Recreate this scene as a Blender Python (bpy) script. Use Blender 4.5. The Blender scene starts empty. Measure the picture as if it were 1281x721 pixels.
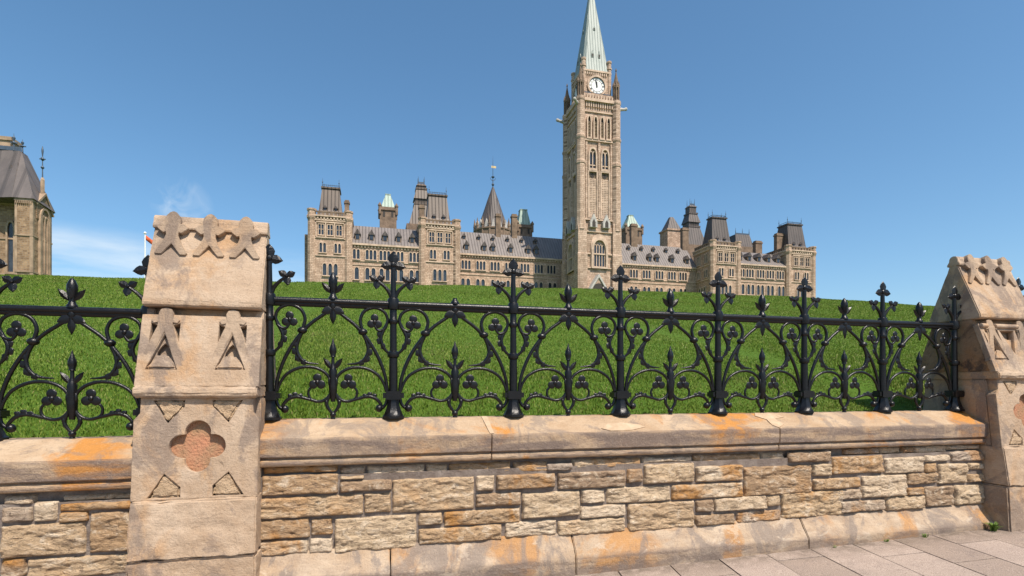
import bpy, bmesh, math, random
import numpy as np
from mathutils import Vector, Matrix, noise
R = math.radians
random.seed(7)
scene = bpy.context.scene
COL = scene.collection

# ------------------------------------------------------------------ camera, sky, sun, exposure
EYE = 1.6; CAM_Y = -4.632; YAW = 0.251
cd = bpy.data.cameras.new('camera'); cam = bpy.data.objects.new('camera', cd); COL.objects.link(cam)
cam.location = (0, CAM_Y, EYE); cam.rotation_euler = (R(90), 0, -YAW)
cd.sensor_width = 36; cd.lens = 36*680/1281.0
cd.shift_y = (486.4-360.5)/1281.0
cd.clip_start = 0.05; cd.clip_end = 6000
scene.camera = cam

SUN = Vector((0.21, -0.50, 0.84)).normalized()
elev = math.asin(SUN.z); azim = math.atan2(SUN.x, SUN.y)
ld = bpy.data.lights.new('sun', 'SUN'); ld.energy = 5.0; ld.angle = R(0.5); ld.color = (1.0, 0.905, 0.79)
lo = bpy.data.objects.new('sun', ld); COL.objects.link(lo)
lo.rotation_euler = SUN.to_track_quat('Z', 'Y').to_euler()

world = bpy.data.worlds.new('World'); scene.world = world; world.use_nodes = True
wn = world.node_tree; wn.nodes.clear()
def wnode(t, **k):
    n = wn.nodes.new(t)
    for a, b in k.items(): setattr(n, a, b)
    return n
sky = wnode('ShaderNodeTexSky', sky_type='NISHITA', sun_disc=False)
sky.sun_elevation = elev; sky.sun_rotation = azim
sky.air_density = 1.0; sky.dust_density = 1.2; sky.ozone_density = 4.5
bg = wnode('ShaderNodeBackground'); bg.inputs[1].default_value = 0.115
out = wnode('ShaderNodeOutputWorld')
# thin streaky clouds low over the horizon
tc = wnode('ShaderNodeTexCoord')
sep = wnode('ShaderNodeSeparateXYZ'); wn.links.new(tc.outputs['Generated'], sep.inputs[0])
mp = wnode('ShaderNodeMapping'); mp.inputs['Scale'].default_value = (2.0, 2.0, 11); mp.inputs['Rotation'].default_value = (0.03, 0.05, 0)
wn.links.new(tc.outputs['Generated'], mp.inputs[0])
nz = wnode('ShaderNodeTexNoise'); nz.inputs['Scale'].default_value = 1.6; nz.inputs['Detail'].default_value = 7; nz.inputs['Roughness'].default_value = 0.6
wn.links.new(mp.outputs[0], nz.inputs['Vector'])
band = wnode('ShaderNodeMapRange'); band.inputs[1].default_value = 0.235; band.inputs[2].default_value = 0.205; band.inputs[3].default_value = 0; band.inputs[4].default_value = 1
wn.links.new(sep.outputs[2], band.inputs[0])
west = wnode('ShaderNodeMapRange'); west.inputs[1].default_value = 0.02; west.inputs[2].default_value = -0.28; west.inputs[3].default_value = 0.0; west.inputs[4].default_value = 1
wn.links.new(sep.outputs[0], west.inputs[0])
thr = wnode('ShaderNodeMapRange'); thr.inputs[1].default_value = 0.34; thr.inputs[2].default_value = 0.62; thr.inputs[3].default_value = 0; thr.inputs[4].default_value = 0.6
wn.links.new(nz.outputs[0], thr.inputs[0])
m1 = wnode('ShaderNodeMath', operation='MULTIPLY'); wn.links.new(band.outputs[0], m1.inputs[0]); wn.links.new(thr.outputs[0], m1.inputs[1])
m2 = wnode('ShaderNodeMath', operation='MULTIPLY'); wn.links.new(m1.outputs[0], m2.inputs[0]); wn.links.new(west.outputs[0], m2.inputs[1])
# one small feathery wisp higher up in the west
dt = wnode('ShaderNodeVectorMath', operation='DOT_PRODUCT'); wn.links.new(tc.outputs['Generated'], dt.inputs[0])
wd = Vector((-0.339, 1.118, 0.336)).normalized(); dt.inputs[1].default_value = wd
wm = wnode('ShaderNodeMapRange'); wm.inputs[1].default_value = math.cos(R(2.5)); wm.inputs[2].default_value = math.cos(R(.3)); wm.inputs[3].default_value = 0; wm.inputs[4].default_value = .34
wn.links.new(dt.outputs['Value'], wm.inputs[0])
mp2 = wnode('ShaderNodeMapping'); mp2.inputs['Scale'].default_value = (30, 30, 30); mp2.inputs['Rotation'].default_value = (0, .6, 0); wn.links.new(tc.outputs['Generated'], mp2.inputs[0])
nz2 = wnode('ShaderNodeTexNoise'); nz2.inputs['Scale'].default_value = 1.0; nz2.inputs['Detail'].default_value = 6; nz2.inputs['Distortion'].default_value = .8; wn.links.new(mp2.outputs[0], nz2.inputs['Vector'])
t2 = wnode('ShaderNodeMapRange'); t2.inputs[1].default_value = .42; t2.inputs[2].default_value = .68; wn.links.new(nz2.outputs[0], t2.inputs[0])
m3 = wnode('ShaderNodeMath', operation='MULTIPLY'); wn.links.new(wm.outputs[0], m3.inputs[0]); wn.links.new(t2.outputs[0], m3.inputs[1])
m4 = wnode('ShaderNodeMath', operation='ADD', use_clamp=True); wn.links.new(m2.outputs[0], m4.inputs[0]); wn.links.new(m3.outputs[0], m4.inputs[1])
mx = wnode('ShaderNodeMix', data_type='RGBA'); wn.links.new(m4.outputs[0], mx.inputs['Factor'])
hs = wnode('ShaderNodeHueSaturation'); hs.inputs['Saturation'].default_value = 1.10; hs.inputs['Value'].default_value = 1.14; hs.inputs['Hue'].default_value = .490
wn.links.new(sky.outputs[0], hs.inputs['Color']); wn.links.new(hs.outputs[0], mx.inputs[6]); mx.inputs[7].default_value = (6.2, 6.7, 7.0, 1)
wn.links.new(mx.outputs[2], bg.inputs[0]); wn.links.new(bg.outputs[0], out.inputs[0])

vs = scene.view_settings
vs.view_transform = 'Standard'; vs.look = 'None'; vs.exposure = 0.38; vs.gamma = 1; vs.use_curve_mapping = False

# ------------------------------------------------------------------ where things stand (a sight line met with a real plane)
SN, CS = math.sin(YAW), math.cos(YAW)
def ray(x, y):
    u = (x-640.5)/680.0
    return SN+u*CS, CS-u*SN, (486.4-y)/680.0
def at(x, y, Y):
    a, b, c = ray(x, y); t = (Y-CAM_Y)/b
    return Vector((a*t, Y, EYE+c*t))
def atx(x, y, X):
    a, b, c = ray(x, y); t = X/a
    return Vector((X, b*t+CAM_Y, EYE+c*t))

# ------------------------------------------------------------------ materials
MATS = {}
def mat(name):
    m = bpy.data.materials.new(name); m.use_nodes = True
    MATS[name] = m
    return m, m.node_tree, m.node_tree.nodes['Principled BSDF']
class NT:
    def __init__(s, nt): s.nt = nt
    def n(s, t, **k):
        x = s.nt.nodes.new(t)
        for a, b in k.items(): setattr(x, a, b)
        return x
    def l(s, a, b): s.nt.links.new(a, b)
    def pos(s, scale=(1,1,1)):
        g = s.n('ShaderNodeNewGeometry'); m = s.n('ShaderNodeMapping'); m.inputs['Scale'].default_value = scale
        s.l(g.outputs['Position'], m.inputs[0]); return m.outputs[0]
    def noise(s, vec, scale, detail=5, rough=0.55, dist=0):
        x = s.n('ShaderNodeTexNoise'); x.inputs['Scale'].default_value = scale; x.inputs['Detail'].default_value = detail
        x.inputs['Roughness'].default_value = rough; x.inputs['Distortion'].default_value = dist
        s.l(vec, x.inputs['Vector']); return x.outputs[0]
    def ramp(s, fac, stops):
        r = s.n('ShaderNodeValToRGB'); e = r.color_ramp.elements
        while len(e) < len(stops): e.new(0.5)
        for q, (p, c) in zip(e, stops): q.position = p; q.color = (*c, 1) if len(c) == 3 else c
        s.l(fac, r.inputs[0]); return r.outputs[0]
    def mix(s, fac, a, b, mode='MIX'):
        x = s.n('ShaderNodeMix', data_type='RGBA', blend_type=mode)
        for v, i in ((fac, 0), (a, 6), (b, 7)):
            if hasattr(v, 'is_output'): s.l(v, x.inputs[i])
            elif i == 0: x.inputs[0].default_value = v
            else: x.inputs[i].default_value = (*v, 1)
        return x.outputs[2]
    def rng(s, v, a, b, c=0, d=1):
        x = s.n('ShaderNodeMapRange'); s.l(v, x.inputs[0])
        for i, q in enumerate((a, b, c, d)): x.inputs[i+1].default_value = q
        return x.outputs[0]
    def math(s, op, a, b):
        x = s.n('ShaderNodeMath', operation=op)
        for i, v in enumerate((a, b)):
            if hasattr(v, 'is_output'): s.l(v, x.inputs[i])
            else: x.inputs[i].default_value = v
        return x.outputs[0]
    def bump(s, bsdf, h, strength, dist, prev=None):
        x = s.n('ShaderNodeBump'); x.inputs['Strength'].default_value = strength; x.inputs['Distance'].default_value = dist
        s.l(h, x.inputs['Height'])
        if prev: s.l(prev, x.inputs['Normal'])
        s.l(x.outputs[0], bsdf.inputs['Normal']); return x.outputs[0]

def make_dressed(name, base, light, grey, rust, rust_amt, grey_amt, crust=0.0, flake=False):
    m, nt, b = mat(name); q = NT(nt)
    p = q.pos()
    n1 = q.noise(p, 3.2, 6, 0.6, 0.4); n2 = q.noise(q.pos((1.2, 1.2, 9)), 5, 6, 0.65); n3 = q.noise(q.pos((1.3, 1.3, .75)), 2.3, 7, 0.66, 0.9); n4 = q.noise(q.pos((1,1,.8)), 1.35, 5, 0.62, 0.7)
    fine = q.noise(p, 75, 4, 0.75); streak = q.noise(q.pos((9, 9, 95)), 1.0, 5, 0.7); pit = q.noise(p, 26, 5, .7, .4)
    c = q.mix(q.rng(n1, .35, .66), base, light)
    c = q.mix(q.rng(n2, .48, .75, 0, .35), c, [v*0.72 for v in base])
    if crust:                                             # rust washed off the railing's feet
        g0 = q.n('ShaderNodeNewGeometry'); s0 = q.n('ShaderNodeSeparateXYZ'); q.l(g0.outputs['Position'], s0.inputs[0])
        fr = q.math('ABSOLUTE', q.math('SUBTRACT', q.math('FRACT', q.math('ADD', q.math('MULTIPLY', q.math('SUBTRACT', s0.outputs[0], .10), .981), .5), 0), .5), 0)
        n4 = q.math('ADD', n4, q.rng(fr, .34, .02, -.05, .10))
    c = q.mix(q.rng(n4, .53, .62, 0, rust_amt), c, rust)
    c = q.mix(q.rng(n3, .50, .57, 0, grey_amt), c, grey)
    if flake: c = q.mix(q.rng(q.noise(q.pos((1,1,2)), 2.6, 6, .62, .5), .57, .60, 0, .5), c, (.52,.43,.33))
    if crust:                                             # sooty weathered skin on the upright outer faces, broken up by noise
        g = q.n('ShaderNodeNewGeometry'); sp = q.n('ShaderNodeSeparateXYZ'); q.l(g.outputs['Normal'], sp.inputs[0])
        up = q.rng(sp.outputs[1], -.80, -.97, 0, 1)
        nn = q.rng(q.noise(q.pos((.5,1,3)), 3.0, 6, .62, .6), .40, .56, .12, 1)
        c = q.mix(q.math('MULTIPLY', q.math('MULTIPLY', up, nn), crust), c, (.165,.125,.105))
    c = q.mix(q.rng(streak, .50, .75, 0, .20), c, [v*0.5 for v in base])
    c = q.mix(q.rng(pit, .60, .72, 0, .5), c, [v*0.45 for v in base])
    c = q.mix(q.rng(fine, .56, .72, 0, .4), c, [v*0.4 for v in base])
    c = q.mix(q.rng(fine, .44, .32, 0, .3), c, [min(.8, v*1.25) for v in light])
    q.l(c, b.inputs['Base Color']); b.inputs['Roughness'].default_value = .92; b.inputs['Specular IOR Level'].default_value = .25
    h = q.math('ADD', q.math('MULTIPLY', fine, .6), q.math('ADD', q.math('MULTIPLY', streak, .3), q.math('MULTIPLY', pit, 1.6)))
    q.bump(b, q.math('ADD', h, q.math('MULTIPLY', n1, 2.0)), .6, .012)
    return m
STAINED_SHADE = make_dressed('stained_shade_sandstone', (.24,.15,.085), (.30,.20,.12), (.07,.05,.038), (.30,.14,.05), .6, .9)  # dark stains, plus shade painted into the base for the right pier's unlit side
DRESSED = make_dressed('dressed_sandstone', (.37,.26,.17), (.47,.36,.26), (.20,.155,.125), (.41,.215,.08), .5, .72)
COPING = make_dressed('coping_sandstone', (.37,.25,.15), (.45,.335,.225), (.19,.155,.13), (.44,.19,.04), .95, .6, .9)
PLINTH = make_dressed('plinth_sandstone', (.36,.255,.165), (.46,.36,.26), (.20,.165,.14), (.42,.20,.055), .75, .75, .75, True)

WEATHERED = make_dressed('weathered_carving_stone', (.31,.225,.155), (.40,.30,.21), (.17,.13,.105), (.36,.20,.09), .3, .7)
def make_rubble(name):
    m, nt, b = mat(name); q = NT(nt)
    a = q.n('ShaderNodeAttribute'); a.attribute_name = 'tint'
    sp = q.n('ShaderNodeSeparateColor'); q.l(a.outputs['Color'], sp.inputs[0])
    base = q.ramp(sp.outputs[0], [(0,(.33,.23,.15)),(.2,(.46,.30,.165)),(.45,(.57,.43,.28)),(.7,(.66,.53,.385)),(.85,(.52,.37,.22)),(1,(.38,.31,.255))])
    p = q.pos(); lay = q.noise(q.pos((4, 4, 16)), 1.6, 7, .7, .9)
    n1 = q.noise(q.pos((1,1,1.6)), 8, 7, .72, .8); n2 = q.noise(p, 3.0, 4, .6, .5); fine = q.noise(p, 80, 4, .75); pit = q.noise(q.pos((1,1,2)), 24, 6, .7, .6)
    c = q.mix(q.rng(lay, .50, .70, 0, .45), base, (.30,.20,.12))
    c = q.mix(q.rng(n1, .55, .66, 0, .65), c, (.17,.12,.09))
    c = q.mix(q.rng(n1, .48, .34, 0, .8), c, (.74,.62,.47))
    rf = q.math('MULTIPLY', q.rng(n2, .48, .60), q.rng(sp.outputs[1], .45, .8))
    c = q.mix(q.math('MULTIPLY', rf, .8), c, (.45,.205,.045))
    c = q.mix(q.rng(pit, .55, .65, 0, .75), c, (.12,.08,.055))
    c = q.mix(q.rng(fine, .56, .72, 0, .35), c, (.13,.09,.065))
    q.l(c, b.inputs['Base Color']); b.inputs['Roughness'].default_value = .95; b.inputs['Specular IOR Level'].default_value = .2
    q.bump(b, q.math('ADD', q.math('MULTIPLY', lay, 1.0), q.math('ADD', q.math('MULTIPLY', pit, -1.6), q.math('ADD', q.math('MULTIPLY', n1, -1.8), q.math('MULTIPLY', fine, .4)))), .9, .022)
    return m
RUBBLE = make_rubble('rubble_sandstone')
def simple(name, col, rough=.8, var=.25, scale=8, bump=0.3, bd=.005, metal=0, spec=.4, col2=None):
    m, nt, b = mat(name); q = NT(nt)
    p = q.pos(); n1 = q.noise(p, scale, 5, .6)
    c2 = col2 or [v*(1-var) for v in col]
    c = q.mix(q.rng(n1, .35, .68), col, c2)
    q.l(c, b.inputs['Base Color']); b.inputs['Roughness'].default_value = rough; b.inputs['Metallic'].default_value = metal
    b.inputs['Specular IOR Level'].default_value = spec
    if bump: q.bump(b, q.noise(p, scale*6, 4, .6), bump, bd)
    return m
MORTAR = simple('mortar', (.13,.10,.082), .95, .45, 11, .9, .012, col2=(.235,.195,.165))
IRON = simple('black_painted_iron', (.003,.003,.0035), .30, .3, 25, .6, .003, spec=.36, col2=(.007,.006,.006))
GRANITE = simple('brown_pink_granite', (.40,.18,.10), .95, .5, 9, .9, .02, col2=(.30,.19,.105))
ROUGH = simple('rough_infill_stone', (.50,.36,.23), .95, .5, 14, .9, .02, col2=(.34,.235,.14))
JOINT = simple('paving_joint_dirt', (.045,.036,.03), .98, .4, 9)

def make_paver():
    m, nt, b = mat('concrete_paving'); q = NT(nt)
    a = q.n('ShaderNodeAttribute'); a.attribute_name = 'tint'
    sp = q.n('ShaderNodeSeparateColor'); q.l(a.outputs['Color'], sp.inputs[0])
    p = q.pos(); big = q.noise(p, 1.6, 5, .6, .5); fine = q.noise(p, 130, 3, .7); mid = q.noise(p, 22, 5, .65)
    c = q.ramp(sp.outputs[0], [(0,(.29,.22,.17)),(.5,(.35,.27,.215)),(1,(.41,.32,.26))])
    c = q.mix(q.rng(big, .45, .68, 0, .4), c, (.25,.19,.155))
    c = q.mix(q.rng(fine, .50, .62, 0, .75), c, (.12,.09,.075))
    st = q.noise(p, 5, 6, .7, .6); c = q.mix(q.rng(st, .55, .68, 0, .55), c, (.17,.13,.11))
    c = q.mix(q.rng(fine, .45, .34, 0, .5), c, (.58,.50,.44))
    c = q.mix(q.rng(mid, .58, .72, 0, .35), c, (.2,.15,.12))
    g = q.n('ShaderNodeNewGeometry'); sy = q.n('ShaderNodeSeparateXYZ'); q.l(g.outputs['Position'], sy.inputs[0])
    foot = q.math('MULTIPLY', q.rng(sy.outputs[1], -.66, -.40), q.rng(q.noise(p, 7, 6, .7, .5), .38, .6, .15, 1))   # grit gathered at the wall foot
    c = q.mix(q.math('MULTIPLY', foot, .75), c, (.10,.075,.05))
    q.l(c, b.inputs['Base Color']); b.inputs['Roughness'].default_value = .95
    q.bump(b, q.math('ADD', fine, q.math('ADD', mid, st)), .7, .006)
    return m
PAVER = make_paver()

def make_lawn():
    m, nt, b = mat('lawn_soil'); q = NT(nt)
    p = q.pos(); n1 = q.noise(p, 14, 6, .7); n2 = q.noise(p, .6, 4, .6)
    c = q.ramp(n1, [(.3,(.04,.085,.010)),(.55,(.075,.14,.018)),(.8,(.12,.17,.035))])
    c = q.mix(q.rng(n2, .45, .7, 0, .4), c, (.08,.13,.02))
    q.l(c, b.inputs['Base Color']); b.inputs['Roughness'].default_value = 1; b.inputs['Specular IOR Level'].default_value = .1
    q.bump(b, n1, 1, .05); return m
LAWN = make_lawn()
def make_blade():
    m, nt, b = mat('grass_blades'); q = NT(nt)
    a = q.n('ShaderNodeAttribute'); a.attribute_name = 'tint'
    sp = q.n('ShaderNodeSeparateColor'); q.l(a.outputs['Color'], sp.inputs[0])
    n2 = q.noise(q.pos(), .9, 4, .6)
    c = q.ramp(sp.outputs[0], [(0,(.07,.125,.012)),(.4,(.125,.20,.018)),(.75,(.165,.24,.028)),(.93,(.22,.27,.05)),(1,(.34,.30,.12))])
    c = q.mix(q.rng(n2, .4, .62, 0, .45), c, (.17,.235,.03))
    n5 = q.noise(q.pos(), .35, 5, .65, .5); c = q.mix(q.rng(n5, .54, .70, 0, .4), c, (.22,.22,.06))
    q.l(c, b.inputs['Base Color']); b.inputs['Roughness'].default_value = .6; b.inputs['Specular IOR Level'].default_value = .25
    b.inputs['Transmission Weight'].default_value = 0
    tr = q.n('ShaderNodeBsdfTranslucent'); q.l(c, tr.inputs[0]); ms = q.n('ShaderNodeMixShader'); ms.inputs[0].default_value = .3
    q.l(b.outputs[0], ms.inputs[1]); q.l(tr.outputs[0], ms.inputs[2]); q.l(ms.outputs[0], nt.nodes['Material Output'].inputs[0])
    return m
BLADE = make_blade()

def make_ashlar(name, c1, c2, mort, bw=.95, bh=.42, stain=.35):
    m, nt, b = mat(name); q = NT(nt)
    g = q.n('ShaderNodeNewGeometry'); s = q.n('ShaderNodeSeparateXYZ'); q.l(g.outputs['Position'], s.inputs[0])
    u = q.math('ADD', s.outputs[0], q.math('MULTIPLY', s.outputs[1], 1.0))
    cb = q.n('ShaderNodeCombineXYZ'); q.l(u, cb.inputs[0]); q.l(s.outputs[2], cb.inputs[1])
    br = q.n('ShaderNodeTexBrick'); br.inputs['Scale'].default_value = 1; br.inputs['Brick Width'].default_value = bw; br.inputs['Row Height'].default_value = bh
    br.inputs['Mortar Size'].default_value = .035; br.inputs['Color1'].default_value = (*c1,1); br.inputs['Color2'].default_value = (*c2,1); br.inputs['Mortar'].default_value = (*mort,1)
    br.squash = .6; br.squash_frequency = 3; br.offset_frequency = 2
    q.l(cb.outputs[0], br.inputs['Vector'])
    p = q.pos(); n1 = q.noise(p, .9, 6, .7); n2 = q.noise(p, .13, 4, .6); n3 = q.noise(q.pos((.5,.5,.06)), 1.0, 5, .6)
    c = q.mix(q.rng(n1, .45, .7, 0, .55), br.outputs[0], [v*.5 for v in c2])
    c = q.mix(q.rng(n1, .45, .28, 0, .4), c, [min(1,v*1.3) for v in c1])
    c = q.mix(q.rng(n3, .5, .7, 0, stain), c, (.16,.115,.08))
    q.l(c, b.inputs['Base Color']); b.inputs['Roughness'].default_value = .95; b.inputs['Specular IOR Level'].default_value = .2
    q.bump(b, n1, .6, .1)
    return m
ASHLAR = make_ashlar('buff_ashlar', (.60,.435,.32), (.42,.285,.20), (.19,.13,.09), .95, .42, .4)
TOWERSTONE = make_ashlar('tower_sandstone', (.60,.445,.335), (.42,.295,.21), (.21,.145,.105), 1.1, .5, .55)
RUBBLEFAR = make_ashlar('rustic_rubble', (.40,.265,.155), (.20,.125,.07), (.30,.225,.16), .62, .30, .4)
TRIM = simple('pale_stone_trim', (.62,.46,.34), .9, .4, .8, 0)
TRIMBROWN = simple('brown_stone_trim', (.42,.30,.20), .9, .45, .8, 0)
TRIMDARK = simple('weathered_stone_trim', (.25,.175,.12), .9, .5, .7, 0)
GLASS = simple('dark_window_glass', (.018,.022,.03), .12, .4, .8, 0, spec=.5, col2=(.05,.06,.075))
LEADLINE = simple('dark_louvre', (.05,.04,.032), .7, .3, 2, 0)
GRILLE = simple('pale_stone_grille', (.44,.33,.22), .9, .3, 3, 0)
def make_roof(name, c1, c2, seam, pitch=1.0):
    m, nt, b = mat(name); q = NT(nt)
    g = q.n('ShaderNodeNewGeometry'); s = q.n('ShaderNodeSeparateXYZ'); q.l(g.outputs['Position'], s.inputs[0])
    sn = q.n('ShaderNodeSeparateXYZ'); q.l(g.outputs['Normal'], sn.inputs[0])
    ax = q.math('ABSOLUTE', sn.outputs[0], 0); ay = q.math('ABSOLUTE', sn.outputs[1], 0); k = q.math('GREATER_THAN', ax, ay)
    u = q.math('ADD', q.math('MULTIPLY', s.outputs[1], k), q.math('MULTIPLY', s.outputs[0], q.math('SUBTRACT', 1.0, k)))
    f = q.math('FRACT', q.math('MULTIPLY', u, 1/pitch), 0)
    p = q.pos(); n1 = q.noise(q.pos((1,1,.25)), .7, 5, .65); n2 = q.noise(p, .08, 4, .6)
    c = q.mix(q.rng(n1, .35, .7), c1, c2)
    c = q.mix(q.rng(n2, .4, .65, 0, .4), c, [v*.8 for v in c2])
    c = q.mix(q.rng(f, .66, .86, 0, .6), c, seam)
    q.l(c, b.inputs['Base Color']); b.inputs['Roughness'].default_value = .55; b.inputs['Metallic'].default_value = .0
    q.bump(b, q.rng(f, .72, .88), .8, .12)
    return m
ROOF = make_roof('grey_seamed_roof', (.20,.172,.155), (.145,.124,.112), (.085,.072,.064), .8)
ROOFBROWN = make_roof('brown_mansard_roof', (.135,.098,.072), (.085,.062,.046), (.045,.034,.027), .9)
ROOFDARK = make_roof('dark_mansard_roof', (.10,.078,.066), (.065,.052,.045), (.035,.028,.025), .9)
COPPER = make_roof('green_copper_roof', (.33,.42,.345), (.24,.33,.265), (.17,.24,.19), .9)
COPPERPALE = make_roof('pale_copper_spire', (.34,.375,.335), (.23,.275,.245), (.19,.23,.205), .75)
SLATE = make_roof('slate_hip_roof', (.15,.125,.112), (.10,.084,.076), (.065,.055,.05), 2.4)
BLUEIRON = simple('blue_grey_ironwork', (.07,.10,.14), .5, .3, 2, 0)
WHITE = simple('white_clock_enamel', (.80,.80,.76), .4, .08, 2, 0)
BLACK = simple('black_clock_hands', (.015,.015,.018), .5, .2, 3, 0)
PALEGREY = simple('grey_carved_stone', (.50,.47,.42), .9, .3, 2, 0)
WHITEPAINT = simple('white_painted_pole', (.80,.80,.78), .4, .08, 3, 0)
REDCLOTH = simple('red_flag_cloth', (.55,.10,.03), .8, .2, 3, 0)
WEED = simple('weed_leaf', (.12,.20,.025), .7, .5, 30, 0)

# ------------------------------------------------------------------ mesh builder
def new_obj(name, me, parent=None):
    o = bpy.data.objects.new(name, me); COL.objects.link(o)
    if parent: o.parent = parent
    return o
def empty(name, loc=(0,0,0)):
    o = bpy.data.objects.new(name, None); COL.objects.link(o); o.location = loc; o.empty_display_size = .2
    return o
def tag(o, label=None, cat=None, group=None, kind=None):
    if label: o['label'] = label
    if cat: o['category'] = cat
    if group: o['group'] = group
    if kind: o['kind'] = kind
    return o
class MB:
    def __init__(s): s.v = []; s.f = []; s.tint = []
    def add(s, vs, fs, tint=(.5,.5,.5)):
        k = len(s.v); s.v += [tuple(x) for x in vs]; s.f += [tuple(i+k for i in q) for q in fs]; s.tint += [tint]*len(vs)
    def box(s, x0, x1, y0, y1, z0, z1):
        s.add([(x0,y0,z0),(x1,y0,z0),(x1,y1,z0),(x0,y1,z0),(x0,y0,z1),(x1,y0,z1),(x1,y1,z1),(x0,y1,z1)],
              [(0,3,2,1),(4,5,6,7),(0,1,5,4),(1,2,6,5),(2,3,7,6),(3,0,4,7)])
    def loft(s, rings, cap=True):
        n = len(rings[0]); vs = [p for r in rings for p in r]; fs = []
        for i in range(len(rings)-1):
            for j in range(n):
                a = i*n+j; b = i*n+(j+1) % n
                fs.append((a, b, b+n, a+n))
        if cap: fs.append(tuple(reversed(range(n)))); fs.append(tuple((len(rings)-1)*n+j for j in range(n)))
        s.add(vs, fs)
    def prism(s, pts, o, u, v, n, t0, t1):            # polygon pts (2D) in frame o,u,v extruded along n from t0 to t1
        o, u, v, n = Vector(o), Vector(u), Vector(v), Vector(n)
        s.loft([[o+u*a+v*b+n*t0 for a, b in pts], [o+u*a+v*b+n*t1 for a, b in pts]])
    def ring(s, po, pi, o, u, v, n, t0, t1):          # ring between two outlines
        o, u, v, n = Vector(o), Vector(u), Vector(v), Vector(n); k = len(po)
        P = lambda q, t: [o+u*a+v*b+n*t for a, b in q]
        vs = P(po,t0)+P(po,t1)+P(pi,t0)+P(pi,t1); fs = []
        for j in range(k):
            l = (j+1) % k
            fs += [(j,l,k+l,k+j), (k+j,k+l,3*k+l,3*k+j), (2*k+l,2*k+j,3*k+j,3*k+l)]
        s.add(vs, fs)
    def lathe(s, prof, o=(0,0,0), n=12, sx=1, sy=1, ph=0):
        o = Vector(o)
        s.loft([[o+Vector((r*sx*math.cos(ph+2*math.pi*j/n), r*sy*math.sin(ph+2*math.pi*j/n), z)) for j in range(n)] for r, z in prof])
    def frustum(s, x0, x1, y0, y1, z0, X0, X1, Y0, Y1, z1):
        s.loft([[(x0,y0,z0),(x1,y0,z0),(x1,y1,z0),(x0,y1,z0)], [(X0,Y0,z1),(X1,Y0,z1),(X1,Y1,z1),(X0,Y1,z1)]])
    def ball(s, c, r, sx=1, sy=1, sz=1, nu=10, nv=6):
        c = Vector(c)
        s.loft([[c+Vector((r*sx*math.sin(a)*math.cos(2*math.pi*j/nu), r*sy*math.sin(a)*math.sin(2*math.pi*j/nu), -r*sz*math.cos(a))) for j in range(nu)]
                for a in [math.pi*(.04+.92*i/nv) for i in range(nv+1)]])
    def tube(s, pts, rad, n=8, smooth=4, flat=1.0):    # round bar through points in an XZ plane, any Y
        P = [Vector(p) for p in pts]
        if not isinstance(rad, (list, tuple)): rad = [rad]*len(P)
        Q = []; W = []
        for i in range(len(P)-1):
            p0, p1, p2, p3 = P[max(i-1,0)], P[i], P[i+1], P[min(i+2, len(P)-1)]
            for k in range(smooth):
                t = k/smooth
                Q.append(.5*((2*p1)+(p2-p0)*t+(2*p0-5*p1+4*p2-p3)*t*t+(3*p1-p0-3*p2+p3)*t**3)); W.append(rad[i]*(1-t)+rad[i+1]*t)
        Q.append(P[-1]); W.append(rad[-1])
        rings = []
        for i, q in enumerate(Q):
            t = (Q[min(i+1,len(Q)-1)]-Q[max(i-1,0)]).normalized()
            a = Vector((0,1,0)) if abs(t.y) < .9 else Vector((1,0,0))
            b = t.cross(a).normalized(); a = b.cross(t).normalized()
            rings.append([q+W[i]*(math.cos(2*math.pi*j/n)*b+flat*math.sin(2*math.pi*j/n)*a) for j in range(n)])
        s.loft(rings)
    def petal(s, o, d, L, w, t=.012, tip=.0):          # ridged pointed leaf in the XZ plane from o along d=(dx,dz)
        d = Vector((d[0],0,d[1])).normalized(); e = Vector((-d.z,0,d.x)); o = Vector(o); Y = Vector((0,1,0))
        prof = [(0,.3),(.25,.85),(.5,1),(.72,.72),(.9,.28),(1,.03)]
        rings = []
        for a, b in prof:
            c = o+d*(L*a)+Y*(-tip*a*a)
            rings.append([c+e*w*b, c-Y*t*(1.0 if a < 1 else .2), c-e*w*b, c+Y*t*(1.0 if a < 1 else .2)])
        s.loft(rings)
    def build(s, name, m, parent=None, smooth=False, bevel=0, tint=False):
        me = bpy.data.meshes.new(name); me.from_pydata(s.v, [], s.f); me.update()
        me.materials.append(m)
        if tint:
            at_ = me.color_attributes.new('tint', 'FLOAT_COLOR', 'POINT')
            at_.data.foreach_set('color', np.array([(*t, 1) for t in s.tint], dtype=np.float32).ravel())
        bm = bmesh.new(); bm.from_mesh(me); bmesh.ops.recalc_face_normals(bm, faces=bm.faces)
        if bevel: bmesh.ops.bevel(bm, geom=[e for e in bm.edges if len(e.link_faces) == 2 and e.calc_face_angle(0) > .5], offset=bevel, segments=2, affect='EDGES', clamp_overlap=True)
        bm.to_mesh(me); bm.free()
        if smooth: me.shade_smooth() if smooth is True else me.shade_auto_smooth(angle=smooth) if hasattr(me,'shade_auto_smooth') else me.shade_smooth()
        return new_obj(name, me, parent)
def smooth_by_angle(o, deg=40):
    me = o.data; me.shade_smooth()
    bm = bmesh.new(); bm.from_mesh(me)
    for e in bm.edges: e.smooth = not (len(e.link_faces) == 2 and e.calc_face_angle(0) > R(deg))
    bm.to_mesh(me); bm.free(); return o
def copy_tree(o, parent=None):
    c = o.copy(); COL.objects.link(c); c.parent = parent
    for ch in list(o.children): copy_tree(ch, c)
    return c
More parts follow.
